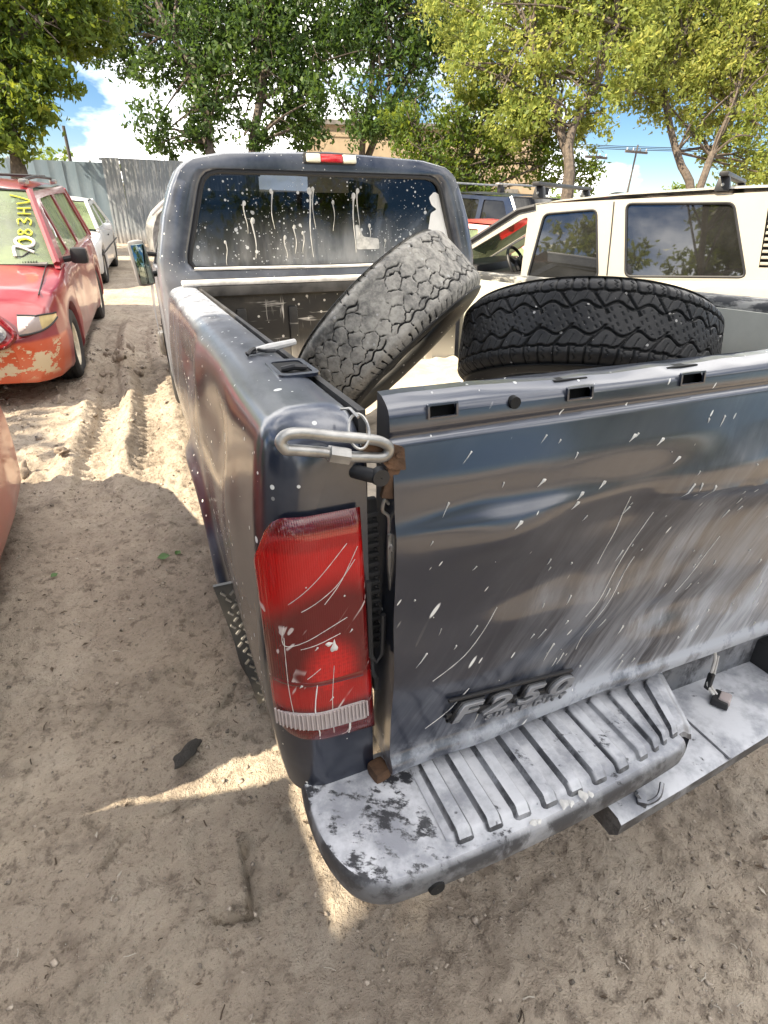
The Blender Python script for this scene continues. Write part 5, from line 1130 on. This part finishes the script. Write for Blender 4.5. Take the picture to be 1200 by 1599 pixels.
# ------------------------------------------------------------------ dark vehicles beyond it
G_black = glass('black_glass', (.05, .055, .06), .04, dust=.05)
def boxy(name, label, loc, rz, paint, top, L_, rack=True, rk=.35):
    e = empty(name, label, 'wagon', loc, rz)
    car_body([(0, .45, .95, .98, .80), (.1, .4, 1.02, 1.06, .88), (1.2, .38, 1.10, 1.16, .92), (1.3, .38, 1.12, 1.12, .92), (L_-.1, .4, 1.14, 1.14, .92), (L_, .5, 1.1, 1.1, .86)], (.85, L_-.95), paint, e, 'body', .43, .37, 80)
    greenhouse(e, paint, G_black, .90, .18, 1.12, [(1.05, 1.10), (1.65, top-.06), (L_-rk, top-.04), (L_-min(.06, rk), 1.12)], [[(1.45, 1.16), (1.78, top-.13), (2.35, top-.12), (2.35, 1.16)], [(2.48, 1.16), (2.48, top-.12), (3.25, top-.11), (3.25, 1.16)], [(3.38, 1.16), (3.38, top-.11), (L_-.45, top-.12), (L_-.28, 1.16)]],
               [(1.62, top-.065), (1.9, top-.03), (3, top-.01), (L_-rk+.02, top-.04)], ((1.10, 1.13), (1.62, top-.06)), ((L_-.04, 1.15), (L_-rk+.02, top-.05)))
    wheels(e, (.85, L_-.95), .92, .38, .24)
    for s in (-1, 1): rbox('tail_lamp', (s*.80, L_-.02, 1.0), (.14, .08, .3), M_red, e, bev=.02); rbox('wing_mirror', (s*1.02, 1.5, 1.2), (.2, .1, .16), M_black, e, bev=.04); rbox('headlight', (s*.66, .03, .86), (.3, .08, .16), M_clear, e, bev=.02)
    if rack:
        for y in (2.0, 3.3):
            for s in (-1, 1): rbox('rack_foot', (s*.72, y, top+.08), (.08, .1, .14), M_black, e, bev=.02)
            rbox('rack_bar', (0, y, top+.165), (1.65, .10, .04), M_chrome, e, bev=.012)
    return e
M_navy = car_paint('navy_paint', (.012, .020, .045), (.3, .28, .25), .06, coat=.6); M_blk = car_paint('black_car_paint', (.012, .013, .015), (.3, .28, .25), .06, coat=.6)
nv_ = boxy('navy_wagon', 'dark navy wagon with a silver roof rack bar seen over the cream wagon', (7.19, 8.75, 0), math.radians(14), M_navy, 1.80, 4.5)
MB().lathe([(-.002, .0005), (-.002, .035), (.0, .036)], 16, 'y', (.0, 0, 0)).build('yellow_sticker', M_yellow, nv_).matrix_local = Matrix.Translation((.70, 1.42, 1.36)) @ Matrix.Rotation(1.2, 4, 'X')
bk = boxy('black_wagon', 'black wagon roof showing as a long dark line behind the cream wagon', (12.8, 7.9, 0), math.radians(62), M_blk, 1.92, 5.0, False)
rd = saloon((5.89, 5.99, 0), math.radians(34), car_paint('bright_red_paint', (.45, .02, .02), (.4, .3, .25), .2), 'bright red saloon glimpsed through the open window of the cream wagon', G_auto, 'red_saloon')
boxy('shadow_van', 'tall grey van added out of view to cast shade, behind the salmon red car', (-3.38, -4.20, 0), 0, car_paint('grey_van_paint', (.3, .3, .31), (.4, .36, .3), .3), 1.76, 4.68, False, .03)  # unseen van added so its shadow edges the sun stripe
# ------------------------------------------------------------------ wreck by the fence
wk = empty('crushed_wreck', 'crumpled grey car wreck heaped against the metal fence beyond the wing mirror', 'wreck', (-.02, 13.2, 0))
M_wk = plain('crumpled_grey_panel', (.24, .235, .23), .6, .2, .5, 5, .4)
b = MB(); rows = []
for i, y in enumerate(np.linspace(0, 2.2, 26)):
    row = []
    for j, t in enumerate(np.linspace(0, 1, 22)):
        a = math.pi*t; x = -.62*math.cos(a)*(1+.18*math.sin(y*3)); z = .45+1.0*math.sin(a)**.6*(.92+.08*math.sin(y*2)); n_ = float(fbm(np.array([x*2.2+y]), np.array([z*2.6-y*.7]), 1.6, 4, 71)[0])*.22
        row.append((x+n_, y+n_*.6, z+n_*.8))
    rows.append(row)
b.grid(rows); b.add(rows[0], [tuple(range(22))]); b.build('crushed_shell', M_wk, wk, angle=25)
b = MB(); b.tube([(-.62, -.1, 1.15), (-.35, -.15, 1.38), (.1, -.05, 1.55)], .035, 7); b.build('bent_rail', M_wcar, wk); b = MB(); b.tube([(-.60, -.2, .5), (-.3, -.25, .55), (.3, -.1, .5)], .05, 7); b.build('loose_bumper', M_wcar, wk)
for z in (.35,):
    for x in (-.4, .4): road_wheel(wk, (x, .5, .30), .30, .18, n=24)
# ------------------------------------------------------------------ sheet metal fence, each sheet a part
fence = empty('metal_fence', 'tall fence of grey blue corrugated sheets, its far sheets streaked white', 'fence')
f0, f1 = Vector((-4.33, 21.39, 0)), Vector((.72, 19.34, 0)); fd = (f1-f0).normalized(); fn_ = Vector((fd.y, -fd.x, 0)); fn_ = fn_ if fn_.y < 0 else -fn_
def sheet_mesh(wd, h, ribs, seed):
    b = MB(); r = np.random.default_rng(seed); n = 4*ribs+1; xs = np.linspace(0, wd, n); dep = [(0, .014, .014, 0)[i % 4] if ribs > 1 else (.03 if i == 0 else 0) for i in range(n)]
    rows = []
    for z in np.linspace(0, h, 6):
        rows.append([(x, -d+.008*r.normal()*(.3 if ribs > 1 else .4)+.012*math.sin(z*2+x*4+seed), z) for x, d in zip(xs, dep)])
    b.grid(rows); b.grid([[(x, y-.003, z) for x, y, z in q] for q in rows]); 
    return b.build('fence_sheet', (), None, angle=20, recalc=False).data
def fence_mat(name, c1, c2, c3, wh):
    k = NT(name); v = k.co('Object', (3, 3, .6)); a = k.noise(k.co(), 2.2, 5, .6); s = k.noise(v, 3, 6, .7); oi = k.n('ShaderNodeObjectInfo')
    col = k.mix(k.ramp(a, .35, .7), c1, c2); col = k.mix(k.m('MULTIPLY', k.ramp(oi.outputs['Random'], 0, 1), .35), col, c3); col = k.mix(k.m('MULTIPLY', k.ramp(s, .5, .62), wh), col, (.62, .63, .63)); col = k.mix(k.m('MULTIPLY', k.ramp(k.axis(2), .5, .0), .6), col, (.25, .2, .16))
    k.P(Base_Color=col, Roughness=.5, Metallic=.25); return k.mat
MF1 = fence_mat('grey_blue_sheet', (.155, .21, .255), (.21, .265, .31), (.12, .165, .205), .05); MF2 = fence_mat('streaked_white_sheet', (.20, .225, .245), (.28, .30, .315), (.14, .165, .19), .6)
sm1 = [sheet_mesh(.415, 2.17, 1, 5+i) for i in range(3)]; sm2 = [sheet_mesh(.52, 2.30, 4, 9+i) for i in range(3)]
for o in [o for o in bpy.data.objects if o.name.startswith('fence_sheet')]: bpy.data.objects.remove(o)
x = -7.0
rotz = math.atan2(fd.y, fd.x)
i = 0
while x < 7.2:
    plainish = x < 3.0; me = (sm1 if plainish else sm2)[i % 3]
    if not me.materials: me.materials.append(MF1 if plainish else MF2)
    o = bpy.data.objects.new('fence_sheet', me); COL.objects.link(o); o.parent = fence; p = f0+fd*x+fn_*(.008*(i % 2)); o.location = (p.x, p.y, 0); o.rotation_euler = (random.uniform(-.012, .012), random.uniform(-.006, .006), rotz); x += .40 if plainish else .505; i += 1
for z in (2.02, 2.26): 
    a, c = f0+fd*(2.9 if z > 2.1 else -7)-fn_*.05, f0+fd*7.6-fn_*.05; MB().tube([(a.x, a.y, z), (c.x, c.y, z+.0)], .025, 6).build('fence_rail', M_dark, fence)
for q in np.arange(-7, 7.5, 2.4):
    p = f0+fd*q-fn_*.09; MB().tube([(p.x, p.y, 0), (p.x, p.y, 2.22)], .035, 8).build('fence_post', M_chrome, fence)
# ------------------------------------------------------------------ building beyond the trees
bd = empty('tan_building', 'low tan building with flat roof half hidden behind the trees', 'building')
M_tanw = plain('tan_render', (.42, .33, .23), .9, var=.12, sc_=1.5); M_grw = plain('grey_roof_edge', (.20, .19, .18), .8)
a, c = Vector((7.2, 29.6, 0)), Vector((17.5, 25.2, 0)); d = (c-a).normalized(); n = Vector((-d.y, d.x, 0)); Rb = Matrix(((d.x, n.x, 0), (d.y, n.y, 0), (0, 0, 1))); L_ = (c-a).length
def bbox(name, x0, x1, y0, y1, z0, z1, mat, par=bd):
    o = MB().box(((x0+x1)/2, (y0+y1)/2, (z0+z1)/2), (x1-x0, y1-y0, z1-z0)).build(name, mat, par, smooth=False); o.matrix_local = Matrix.Translation(a) @ Rb.to_4x4(); return o
wl = bbox('wall', 0, L_, 0, 9, 0, 4.35, M_tanw); bbox('roof', -.15, L_+.15, -.15, 9.15, 4.352, 4.55, M_grw); bbox('wall_band', -.03, L_+.03, -.03, -.002, 3.9, 4.1, M_tanw)
for x in (2.0, 4.6, 7.2): w_ = bbox('window', x, x+1.1, -.04, -.003, 1.4, 2.6, M_dark); bbox('window_frame', x-.06, x+1.16, -.06, -.042, 2.58, 2.68, M_grw)
bbox('door', 9.2, 10.2, -.05, -.003, 0, 2.1, M_grw)
# ------------------------------------------------------------------ poles
def pole(name, x, y, h, r, label, arm=False, cat='utility pole'):
    e = empty(name, label, cat, (x, y, 0)); MB().tube([(0, 0, 0), (0, 0, h*.5), (0, 0, h)], [r, r*.9, r*.75], 8).build('pole_shaft', M_wood, e)
    if arm:
        rbox('crossarm', (0, 0, h-.35), (1.6, .10, .12), M_wood, e)
        for q in (-.7, -.25, .25, .7): MB().lathe([(0, .0005), (0, .04), (.10, .03), (.14, .001)], 8, 'z', (q, 0, h-.29)).build('insulator', M_chrome, e)
    return e
M_wood = plain('weathered_wood', (.09, .08, .075), .9)
pole('fence_pole', -2.53, 22.6, 3.15, .06, 'short grey pole standing behind the fence near the left trees', cat='pole')
pole('utility_pole', 26.2, 28.6, 4.6, .06, 'far wooden utility pole with a crossarm between the right hand trees', True)
pole('utility_pole', 24.6, 30.0, 4.3, .05, 'slimmer far utility pole standing left of the one with insulators', True)
wr_ = bpy.data.objects.new('overhead_wire', None); COL.objects.link(wr_); tag(wr_, 'thin dark overhead wires strung between the far utility poles', 'wire')
for q in (0, .25, .5): MB().tube([(26.2+20*(t-.5), 28.6-12*(t-.5), 4.35+q*.3-1.2*t*(1-t)+.3) for t in np.linspace(0, 1, 12)], .018, 4).build('wire_strand', M_dark, wr_)
# ------------------------------------------------------------------ trees
def leaf_mat(name, c1, c2, c3, trans):
    k = NT(name); at = k.n('ShaderNodeAttribute', attribute_name='rnd'); cr = k.mix(k.ramp(at.outputs['Fac'], .0, .6), c1, c2); cr = k.mix(k.ramp(at.outputs['Fac'], .72, 1.), cr, c3)
    p = k.n('ShaderNodeBsdfPrincipled'); k.L(cr, p.inputs['Base Color']); p.inputs['Roughness'].default_value = .5; p.inputs['Specular IOR Level'].default_value = .35
    t = k.n('ShaderNodeBsdfTranslucent'); hs = k.mix(.5, cr, tuple(min(1, q*1.9) for q in c3)); k.L(hs, t.inputs[0]); m = k.n('ShaderNodeMixShader'); m.inputs[0].default_value = trans
    k.L(p.outputs[0], m.inputs[1]); k.L(t.outputs[0], m.inputs[2]); k.L(m.outputs[0], k.out.inputs[0]); return k.mat
L_dark = leaf_mat('dark_green_leaves', (.026, .055, .014), (.046, .090, .020), (.085, .135, .022), .38); L_mid = leaf_mat('mid_green_leaves', (.055, .10, .018), (.09, .15, .022), (.18, .20, .02), .45)
L_yel = leaf_mat('yellow_green_leaves', (.13, .19, .035), (.215, .265, .06), (.35, .35, .09), .55); M_bark = plain('grey_bark', (.095, .075, .06), .95, var=.4, sc_=14, bump=.6)
def leaves(name, blobs, dens, ls, mat, parent, seed, droop=.3, clump=.55):
    r = np.random.default_rng(seed); C = []
    for x, y, z, R in blobs:
        n = int(dens*R*R); nc = max(4, int(n/26)); u = r.normal(size=(nc, 3)); u /= np.linalg.norm(u, axis=1)[:, None]; cc = u*(R*r.uniform(.12, 1., nc)**.55)[:, None]*np.array([1, 1, .85])
        idx = r.integers(0, nc, n); s = R*.16+.10; q = cc[idx]+r.normal(size=(n, 3))*np.array([s, s, s*.62])*clump; q[:, 2] -= droop*np.abs(r.normal(size=n))*s; C.append(q+np.array([x, y, z]))
    C = np.concatenate(C); C = C[C[:, 2] > .25]; n = len(C); l = ls*r.uniform(.35, 1.5, n); w_ = l*r.uniform(.36, .58, n)
    d = r.normal(size=(n, 3)); d[:, 2] -= .5; d /= np.linalg.norm(d, axis=1)[:, None]; up = r.normal(size=(n, 3))*.8+np.array([0, 0, 1.]); s = np.cross(d, up); s /= np.linalg.norm(s, axis=1)[:, None]+1e-9; nn = np.cross(s, d)
    A = C-d*l[:, None]*.5; B = C+s*w_[:, None]*.5-nn*.10*l[:, None]; D = C+d*l[:, None]*.5; E = C-s*w_[:, None]*.5-nn*.10*l[:, None]
    V = np.stack([A, B, D, E], 1).reshape(-1, 3).astype(np.float32); me = bpy.data.meshes.new(name); me.vertices.add(4*n); me.vertices.foreach_set('co', V.ravel()); me.loops.add(4*n); me.loops.foreach_set('vertex_index', np.arange(4*n, dtype=np.int32))
    me.polygons.add(n); me.polygons.foreach_set('loop_start', np.arange(0, 4*n, 4, dtype=np.int32)); at = me.attributes.new('rnd', 'FLOAT', 'FACE'); big = fbm(C[:, 0]*.8, C[:, 1]*.8+C[:, 2]*.9, 1., 2, seed)
    at.data.foreach_set('value', np.clip(r.uniform(0, 1, n)*.75+big*.7+.12, 0, 1).astype(np.float32)); me.update(); me.validate(); return link(name, me, mat, parent)
def tree(name, label, base, trunks, blobs, dens, ls, mat, seed, r0=.22, twig=3, group='trees beyond the yard', droop=.3):
    e = empty(name, label, 'tree', (0, 0, 0), group=group); r = random.Random(seed); b = MB()
    tips = []
    for t in trunks:
        P_ = spline([base]+list(t), 14); P_ = P_+np.array([[.05*math.sin(i*1.3+seed), .05*math.cos(i*1.7), 0] for i in range(14)])*np.linspace(0, 1, 14)[:, None]; b.tube(P_, np.linspace(r0, r0*.42, 14), 8); tips += [tuple(P_[i]) for i in (7, 9, 11, 13)]
    for x, y, z, R in blobs:
        for q in range(twig):
            s = min(tips, key=lambda p: (p[0]-x)**2+(p[1]-y)**2+1.5*(p[2]-z+.8)**2) if q == 0 else r.choice(tips)
            if q and math.dist(s, (x, y, z)) > 3.2: s = min(tips, key=lambda p: math.dist(p, (x, y, z)))
            en = (x+r.uniform(-.7, .7)*R, y+r.uniform(-.7, .7)*R, z+r.uniform(-.4, .75)*R); md = tuple((u+v_)/2+r.uniform(-.18, .18) for u, v_ in zip(s, en)); md = (md[0], md[1], md[2]+.15)
            P_ = spline([s, md, en], 9); b.tube(P_, np.linspace(r0*.30, .012, 9), 5)
            for _ in range(3):
                i0 = r.randint(4, 8); p = P_[i0]; g = [(p[0]+r.uniform(-.5, .5)*R*t_, p[1]+r.uniform(-.5, .5)*R*t_, p[2]+r.uniform(-.3, .5)*R*t_) for t_ in (0, .6, 1.1)]; b.tube(g, [.014, .010, .005], 4)
    b.build('trunk', M_bark, e); leaves('crown', blobs, dens, ls, mat, e, seed, droop); return e
TA = [(-2.76, 18.38, 4.8, 1.13), (-2.37, 17.65, 3.91, .75), (-3.03, 17.59, 3.36, .91), (-3.37, 17.28, 2.64, .6), (-1.53, 18.04, 5.11, .6), (-4.03, 18.4, 3.97, 1.21), (-2.94, 19.27, 6.09, 1.36), (-1.69, 18.76, 6.14, 1.36), (-4.4, 17.74, 2.66, .91), (-3.9, 18.6, 5.6, 1.4)]
TB = [(-.06, 24.56, 6.48, 1.1), (1.36, 23.54, 5.82, 1.46), (2.81, 22.61, 5.34, 1.67), (4.26, 22.36, 5.94, 1.67), (1.98, 22.1, 3.96, 1.15), (1.33, 21.79, 3.04, .73), (4.16, 21.38, 4.32, 1.25), (5.26, 21.39, 5.08, 1.15), (.52, 23.31, 4.89, .74), (3.11, 23.51, 6.96, 1.67), (5.23, 22.64, 7.05, 1.88), (.56, 25.1, 7.76, 1.4), (2.6, 24.62, 8.38, 2.09), (4.98, 23.87, 8.84, 2.09), (.06, 22.59, 3.43, .8), (4.99, 20.59, 3.63, .73), (3.18, 21.1, 3.2, .7)]
TC = [(6.52, 20.04, 5.81, .99), (7.38, 20.12, 6.52, 1.18), (6.24, 19.19, 4.27, .89), (7.31, 19.29, 5.16, .75), (6.1, 20.64, 6.47, .99), (6.67, 18.59, 3.61, .7), (8.81, 19.43, 6.41, .99), (8.62, 18.86, 5.39, .55), (8.21, 20.74, 8.08, 1.97), (6.72, 21.24, 7.85, 1.58)]
TD = [(8.82, 14.47, 4.54, .98), (9.85, 14.49, 5.28, 1.14), (10.95, 13.69, 4.77, 1.06), (10.39, 13.3, 3.77, .73), (9.26, 13.76, 3.72, .73), (11.56, 13.97, 5.63, .98), (8.31, 13.97, 3.4, .81), (8.19, 15.16, 5.21, .81), (7.31, 15.08, 4.48, .6), (9.95, 15.33, 6.68, 1.46), (11.51, 14.87, 7.02, 1.46), (8.6, 15.88, 6.62, 1.2)]
TG = [(8.49, 14.65, 2.61, .7), (7.92, 15.12, 2.96, .78), (7.08, 15.36, 2.77, .78), (6.4, 15.78, 2.97, .61), (9.43, 14.46, 2.94, .6), (6.53, 15.35, 2.38, .61), (7.47, 14.88, 2.26, .61), (8.2, 14.7, 1.7, .7), (7.0, 15.2, 1.6, .7)]
TE = [(13.12, 13.71, 4.29, .96), (14.17, 13.57, 4.78, 1.13), (15.14, 13.74, 5.72, 1.22), (15.16, 12.69, 4.07, 1.05), (13.47, 13.1, 3.56, .5), (14.51, 12.39, 3.15, .6), (15.16, 11.85, 2.73, .7), (13.53, 14.39, 5.65, 1.05), (12.61, 13.82, 4.12, .44), (14.91, 14.68, 7.05, 1.57), (15.77, 13.96, 6.49, 1.39), (13.67, 15.37, 7.3, 1.39), (16.65, 12.75, 5.18, 1.57), (16.15, 11.82, 3.37, 1.05)]
TA += [(-1.26, 19.62, 5.8, 0.98), (-1.09, 19.11, 5.11, 0.65), (-1.89, 19.26, 4.8, 0.65), (-3.32, 19.58, 4.32, 0.98), (-2.29, 20.13, 5.9, 1.3)]
TB += [(-0.96, 25.88, 5.94, 0.99), (-0.04, 25.14, 5.41, 0.88), (-0.99, 26.48, 6.89, 1.32), (1.53, 25.7, 7.37, 1.54), (6.4, 22.89, 6.25, 1.1), (4.02, 24.09, 6.53, 1.32), (2.14, 24.02, 5.12, 1.1), (0.49, 23.26, 2.78, 0.55), (4.68, 21.91, 3.52, 0.88)]
TC += [(5.9, 18.79, 3.41, 0.59), (8.17, 19.37, 5.87, 0.99), (9.76, 19.15, 6.62, 1.18), (7.74, 18.69, 4.5, 0.79), (9.26, 18.92, 5.92, 0.99), (7.14, 20.64, 7.19, 1.38), (5.21, 19.82, 4.57, 0.79), (7.06, 18.54, 3.8, 0.79)]
TD += [(8.53, 15.86, 4.55, 0.96), (10.09, 16.17, 6.11, 1.22), (11.33, 15.48, 5.86, 1.22), (12.48, 14.54, 5.16, 0.87), (10.54, 14.2, 3.29, 0.61), (8.07, 15.58, 3.78, 0.78), (7.84, 17.08, 6.02, 1.05), (9.55, 15.07, 3.99, 0.78), (12.02, 14.25, 4.39, 0.7), (11.63, 15.83, 6.62, 1.57), (13.21, 15.09, 6.54, 1.22)]
TE += [(13.73, 15.41, 5.4, 0.93), (14.99, 15.1, 5.77, 1.11), (15.73, 14.39, 5.17, 1.11), (16.68, 14.01, 5.21, 1.11), (14.84, 14.05, 4.01, 0.74), (14.19, 16.23, 7.02, 1.49), (15.04, 13.47, 3.22, 0.56), (15.81, 12.85, 2.78, 0.74), (15.48, 15.4, 6.59, 1.49), (16.97, 14.59, 6.33, 1.49), (14.53, 14.88, 5.12, 0.93)]
TG += [(9.07, 14.66, 3.57, 0.78), (9.63, 13.94, 2.5, 0.7), (7.47, 15.35, 3.5, .78), (6.3, 16.2, 3.55, .6), (8.4, 15.0, 4.0, .7), (6.3, 15.5, 2.0, .7), (10.5, 13.5, 2.35, .6)]
tree('broadleaf_tree', 'broad leaved green tree at the far left rising behind the fence', (-3.5, 17.6, 0), [[(-3.5, 17.6, 1.5), (-3.3, 17.9, 3.2), (-2.9, 18.4, 5.2)], [(-3.4, 17.7, 2), (-4.0, 18.2, 4.2)]], TA, 1900, .17, L_mid, 31, .17)
tree('leaning_tree', 'large dark green tree with a leaning trunk behind the truck cab', (2.6, 20.5, 0), [[(2.8, 20.7, 1.8), (3.0, 20.9, 2.7), (3.64, 21.8, 4.66), (4.0, 22.6, 6.4)], [(2.0, 21.2, 1.6), (1.7, 21.5, 2.7), (1.84, 22.3, 4.3), (1.2, 23.3, 5.8)]], TB, 1200, .17, L_dark, 32, .22)
tree('drooping_tree', 'dark thin leaved tree with hanging sprays between the cab and the yellow trees', (6.2, 19.6, 0), [[(6.2, 19.5, 2), (6.5, 19.6, 4), (7.0, 20.2, 6.2)], [(6.4, 19.6, 2.4), (7.6, 19.6, 4.6), (8.5, 19.5, 6)]], TC, 1100, .16, L_dark, 33, .15, droop=.8)
tree('forked_tree', 'yellow green tree with a stout forked trunk above the navy wagon', (9.41, 12.7, 0), [[(9.41, 12.65, 2.0), (9.6, 13.2, 3.1), (10.62, 13.74, 4.61), (11.1, 14.1, 5.6)], [(9.45, 12.8, 2.2), (9.5, 13.3, 3.0), (9.32, 13.92, 4.0), (8.9, 14.6, 5.2)]], TD, 1750, .13, L_yel, 34, .15)
tree('bushy_tree', 'low bushy mid green tree in front of the tan building', (7.6, 14.9, 0), [[(7.6, 14.9, 1.2), (7.8, 15, 2.4)], [(7.3, 15, 1), (6.8, 15.3, 2.4)]], TG, 2300, .12, L_mid, 35, .10)
tree('twin_trunk_tree', 'pale yellow green tree with two dark leaning trunks at the far right', (13.3, 12.0, 0), [[(13.19, 12.27, 2.05), (13.01, 12.81, 2.79), (12.96, 13.78, 4.28), (13.4, 14.2, 5.6)], [(13.4, 12.2, 1.6), (13.7, 12.44, 2.67), (14.73, 13.06, 4.36), (15.2, 13.6, 5.6)]], TE, 1600, .13, L_yel, 36, .13)
# far wood on the skyline and shrubs behind the fence: nobody could count the plants
r_ = np.random.default_rng(8)
fb = [(22+t*34+r_.normal()*1.5, 50-t*34+r_.normal()*2, 1.3+.5*r_.random(), 1.6+r_.random()) for t in np.linspace(0, 1, 26)]+[(-26+t*26, 44+r_.normal()*2, 1.2+1.0*r_.random(), 1.7) for t in np.linspace(0, 1, 18)]
o = leaves('far_wood', fb, 130, .34, L_mid, None, 51); tag(o, 'distant line of bushes along the edge of the yard', kind='stuff')
# added out-of-frame shade tree, crown shaped for its shadow; yard trees left and behind
tree('shade_tree', 'tall green unseen tree added to shade the rear of the truck', (-7.2, -3.2, 0), [[(-7.0, -2.6, 2.5), (-6.3, -1.6, 4.5), (-5.2, -.4, 6.3)]], [(-5.3, .0, 6.2, 1.05), (-5.7, -.4, 6.0, .75), (-4.6, .2, 6.6, .9), (-4.8, -.8, 6.4, .9), (-5.3, .5, 6.3, .7), (-4.0, -.3, 6.4, .9), (-4.3, .6, 6.6, .7), (-6.55, -.55, 6.2, .5), (-6.82, -.52, 6.0, .42), (-6.35, -1.0, 6.0, .6), (-5.9, -1.2, 6.0, .8), (-7.0, -2.6, 5.5, 1.0), (-6.0, -2.3, 6.0, 1.0), (-7.6, -3.7, 5.4, 1.1), (-5.2, -1.6, 6.3, .9), (-6.2, -.7, 6.1, .6), (-5.6, -.9, 6.3, .6)], 2500, .19, L_mid, 37, .12, 2)
YT = ['far back tree behind the photographer, seen only as a reflection', 'tree straight behind the photographer mirrored in the cab window', 'second tree behind the photographer, right of the mirrored one', 'tree behind the photographer at the corner of the tailgate side',
      'tree standing to the right of the truck beyond the frame', 'tree left of the photographer mirrored in the wagon windows', 'tree farthest left of the photographer, beyond the added van', 'tree beyond the salmon red car outside the left edge']
for i, (x, y) in enumerate(((-9, -10), (-3, -13), (3, -12), (9, -9), (12, -3), (-9, -4), (-12, -1), (-10, 5))):
    tree('yard_tree', YT[i], (x, y, 0), [[(x, y, 1.5), (x+.3, y, 3), (x+.2, y+.2, 5)]], [(x+r_.normal()*1.0, y+r_.normal()*.8, 1.6+1.15*q, 1.7) for q in range(4)], 420, .26, L_mid, 60+i, .2, 1, group='trees behind the photographer')
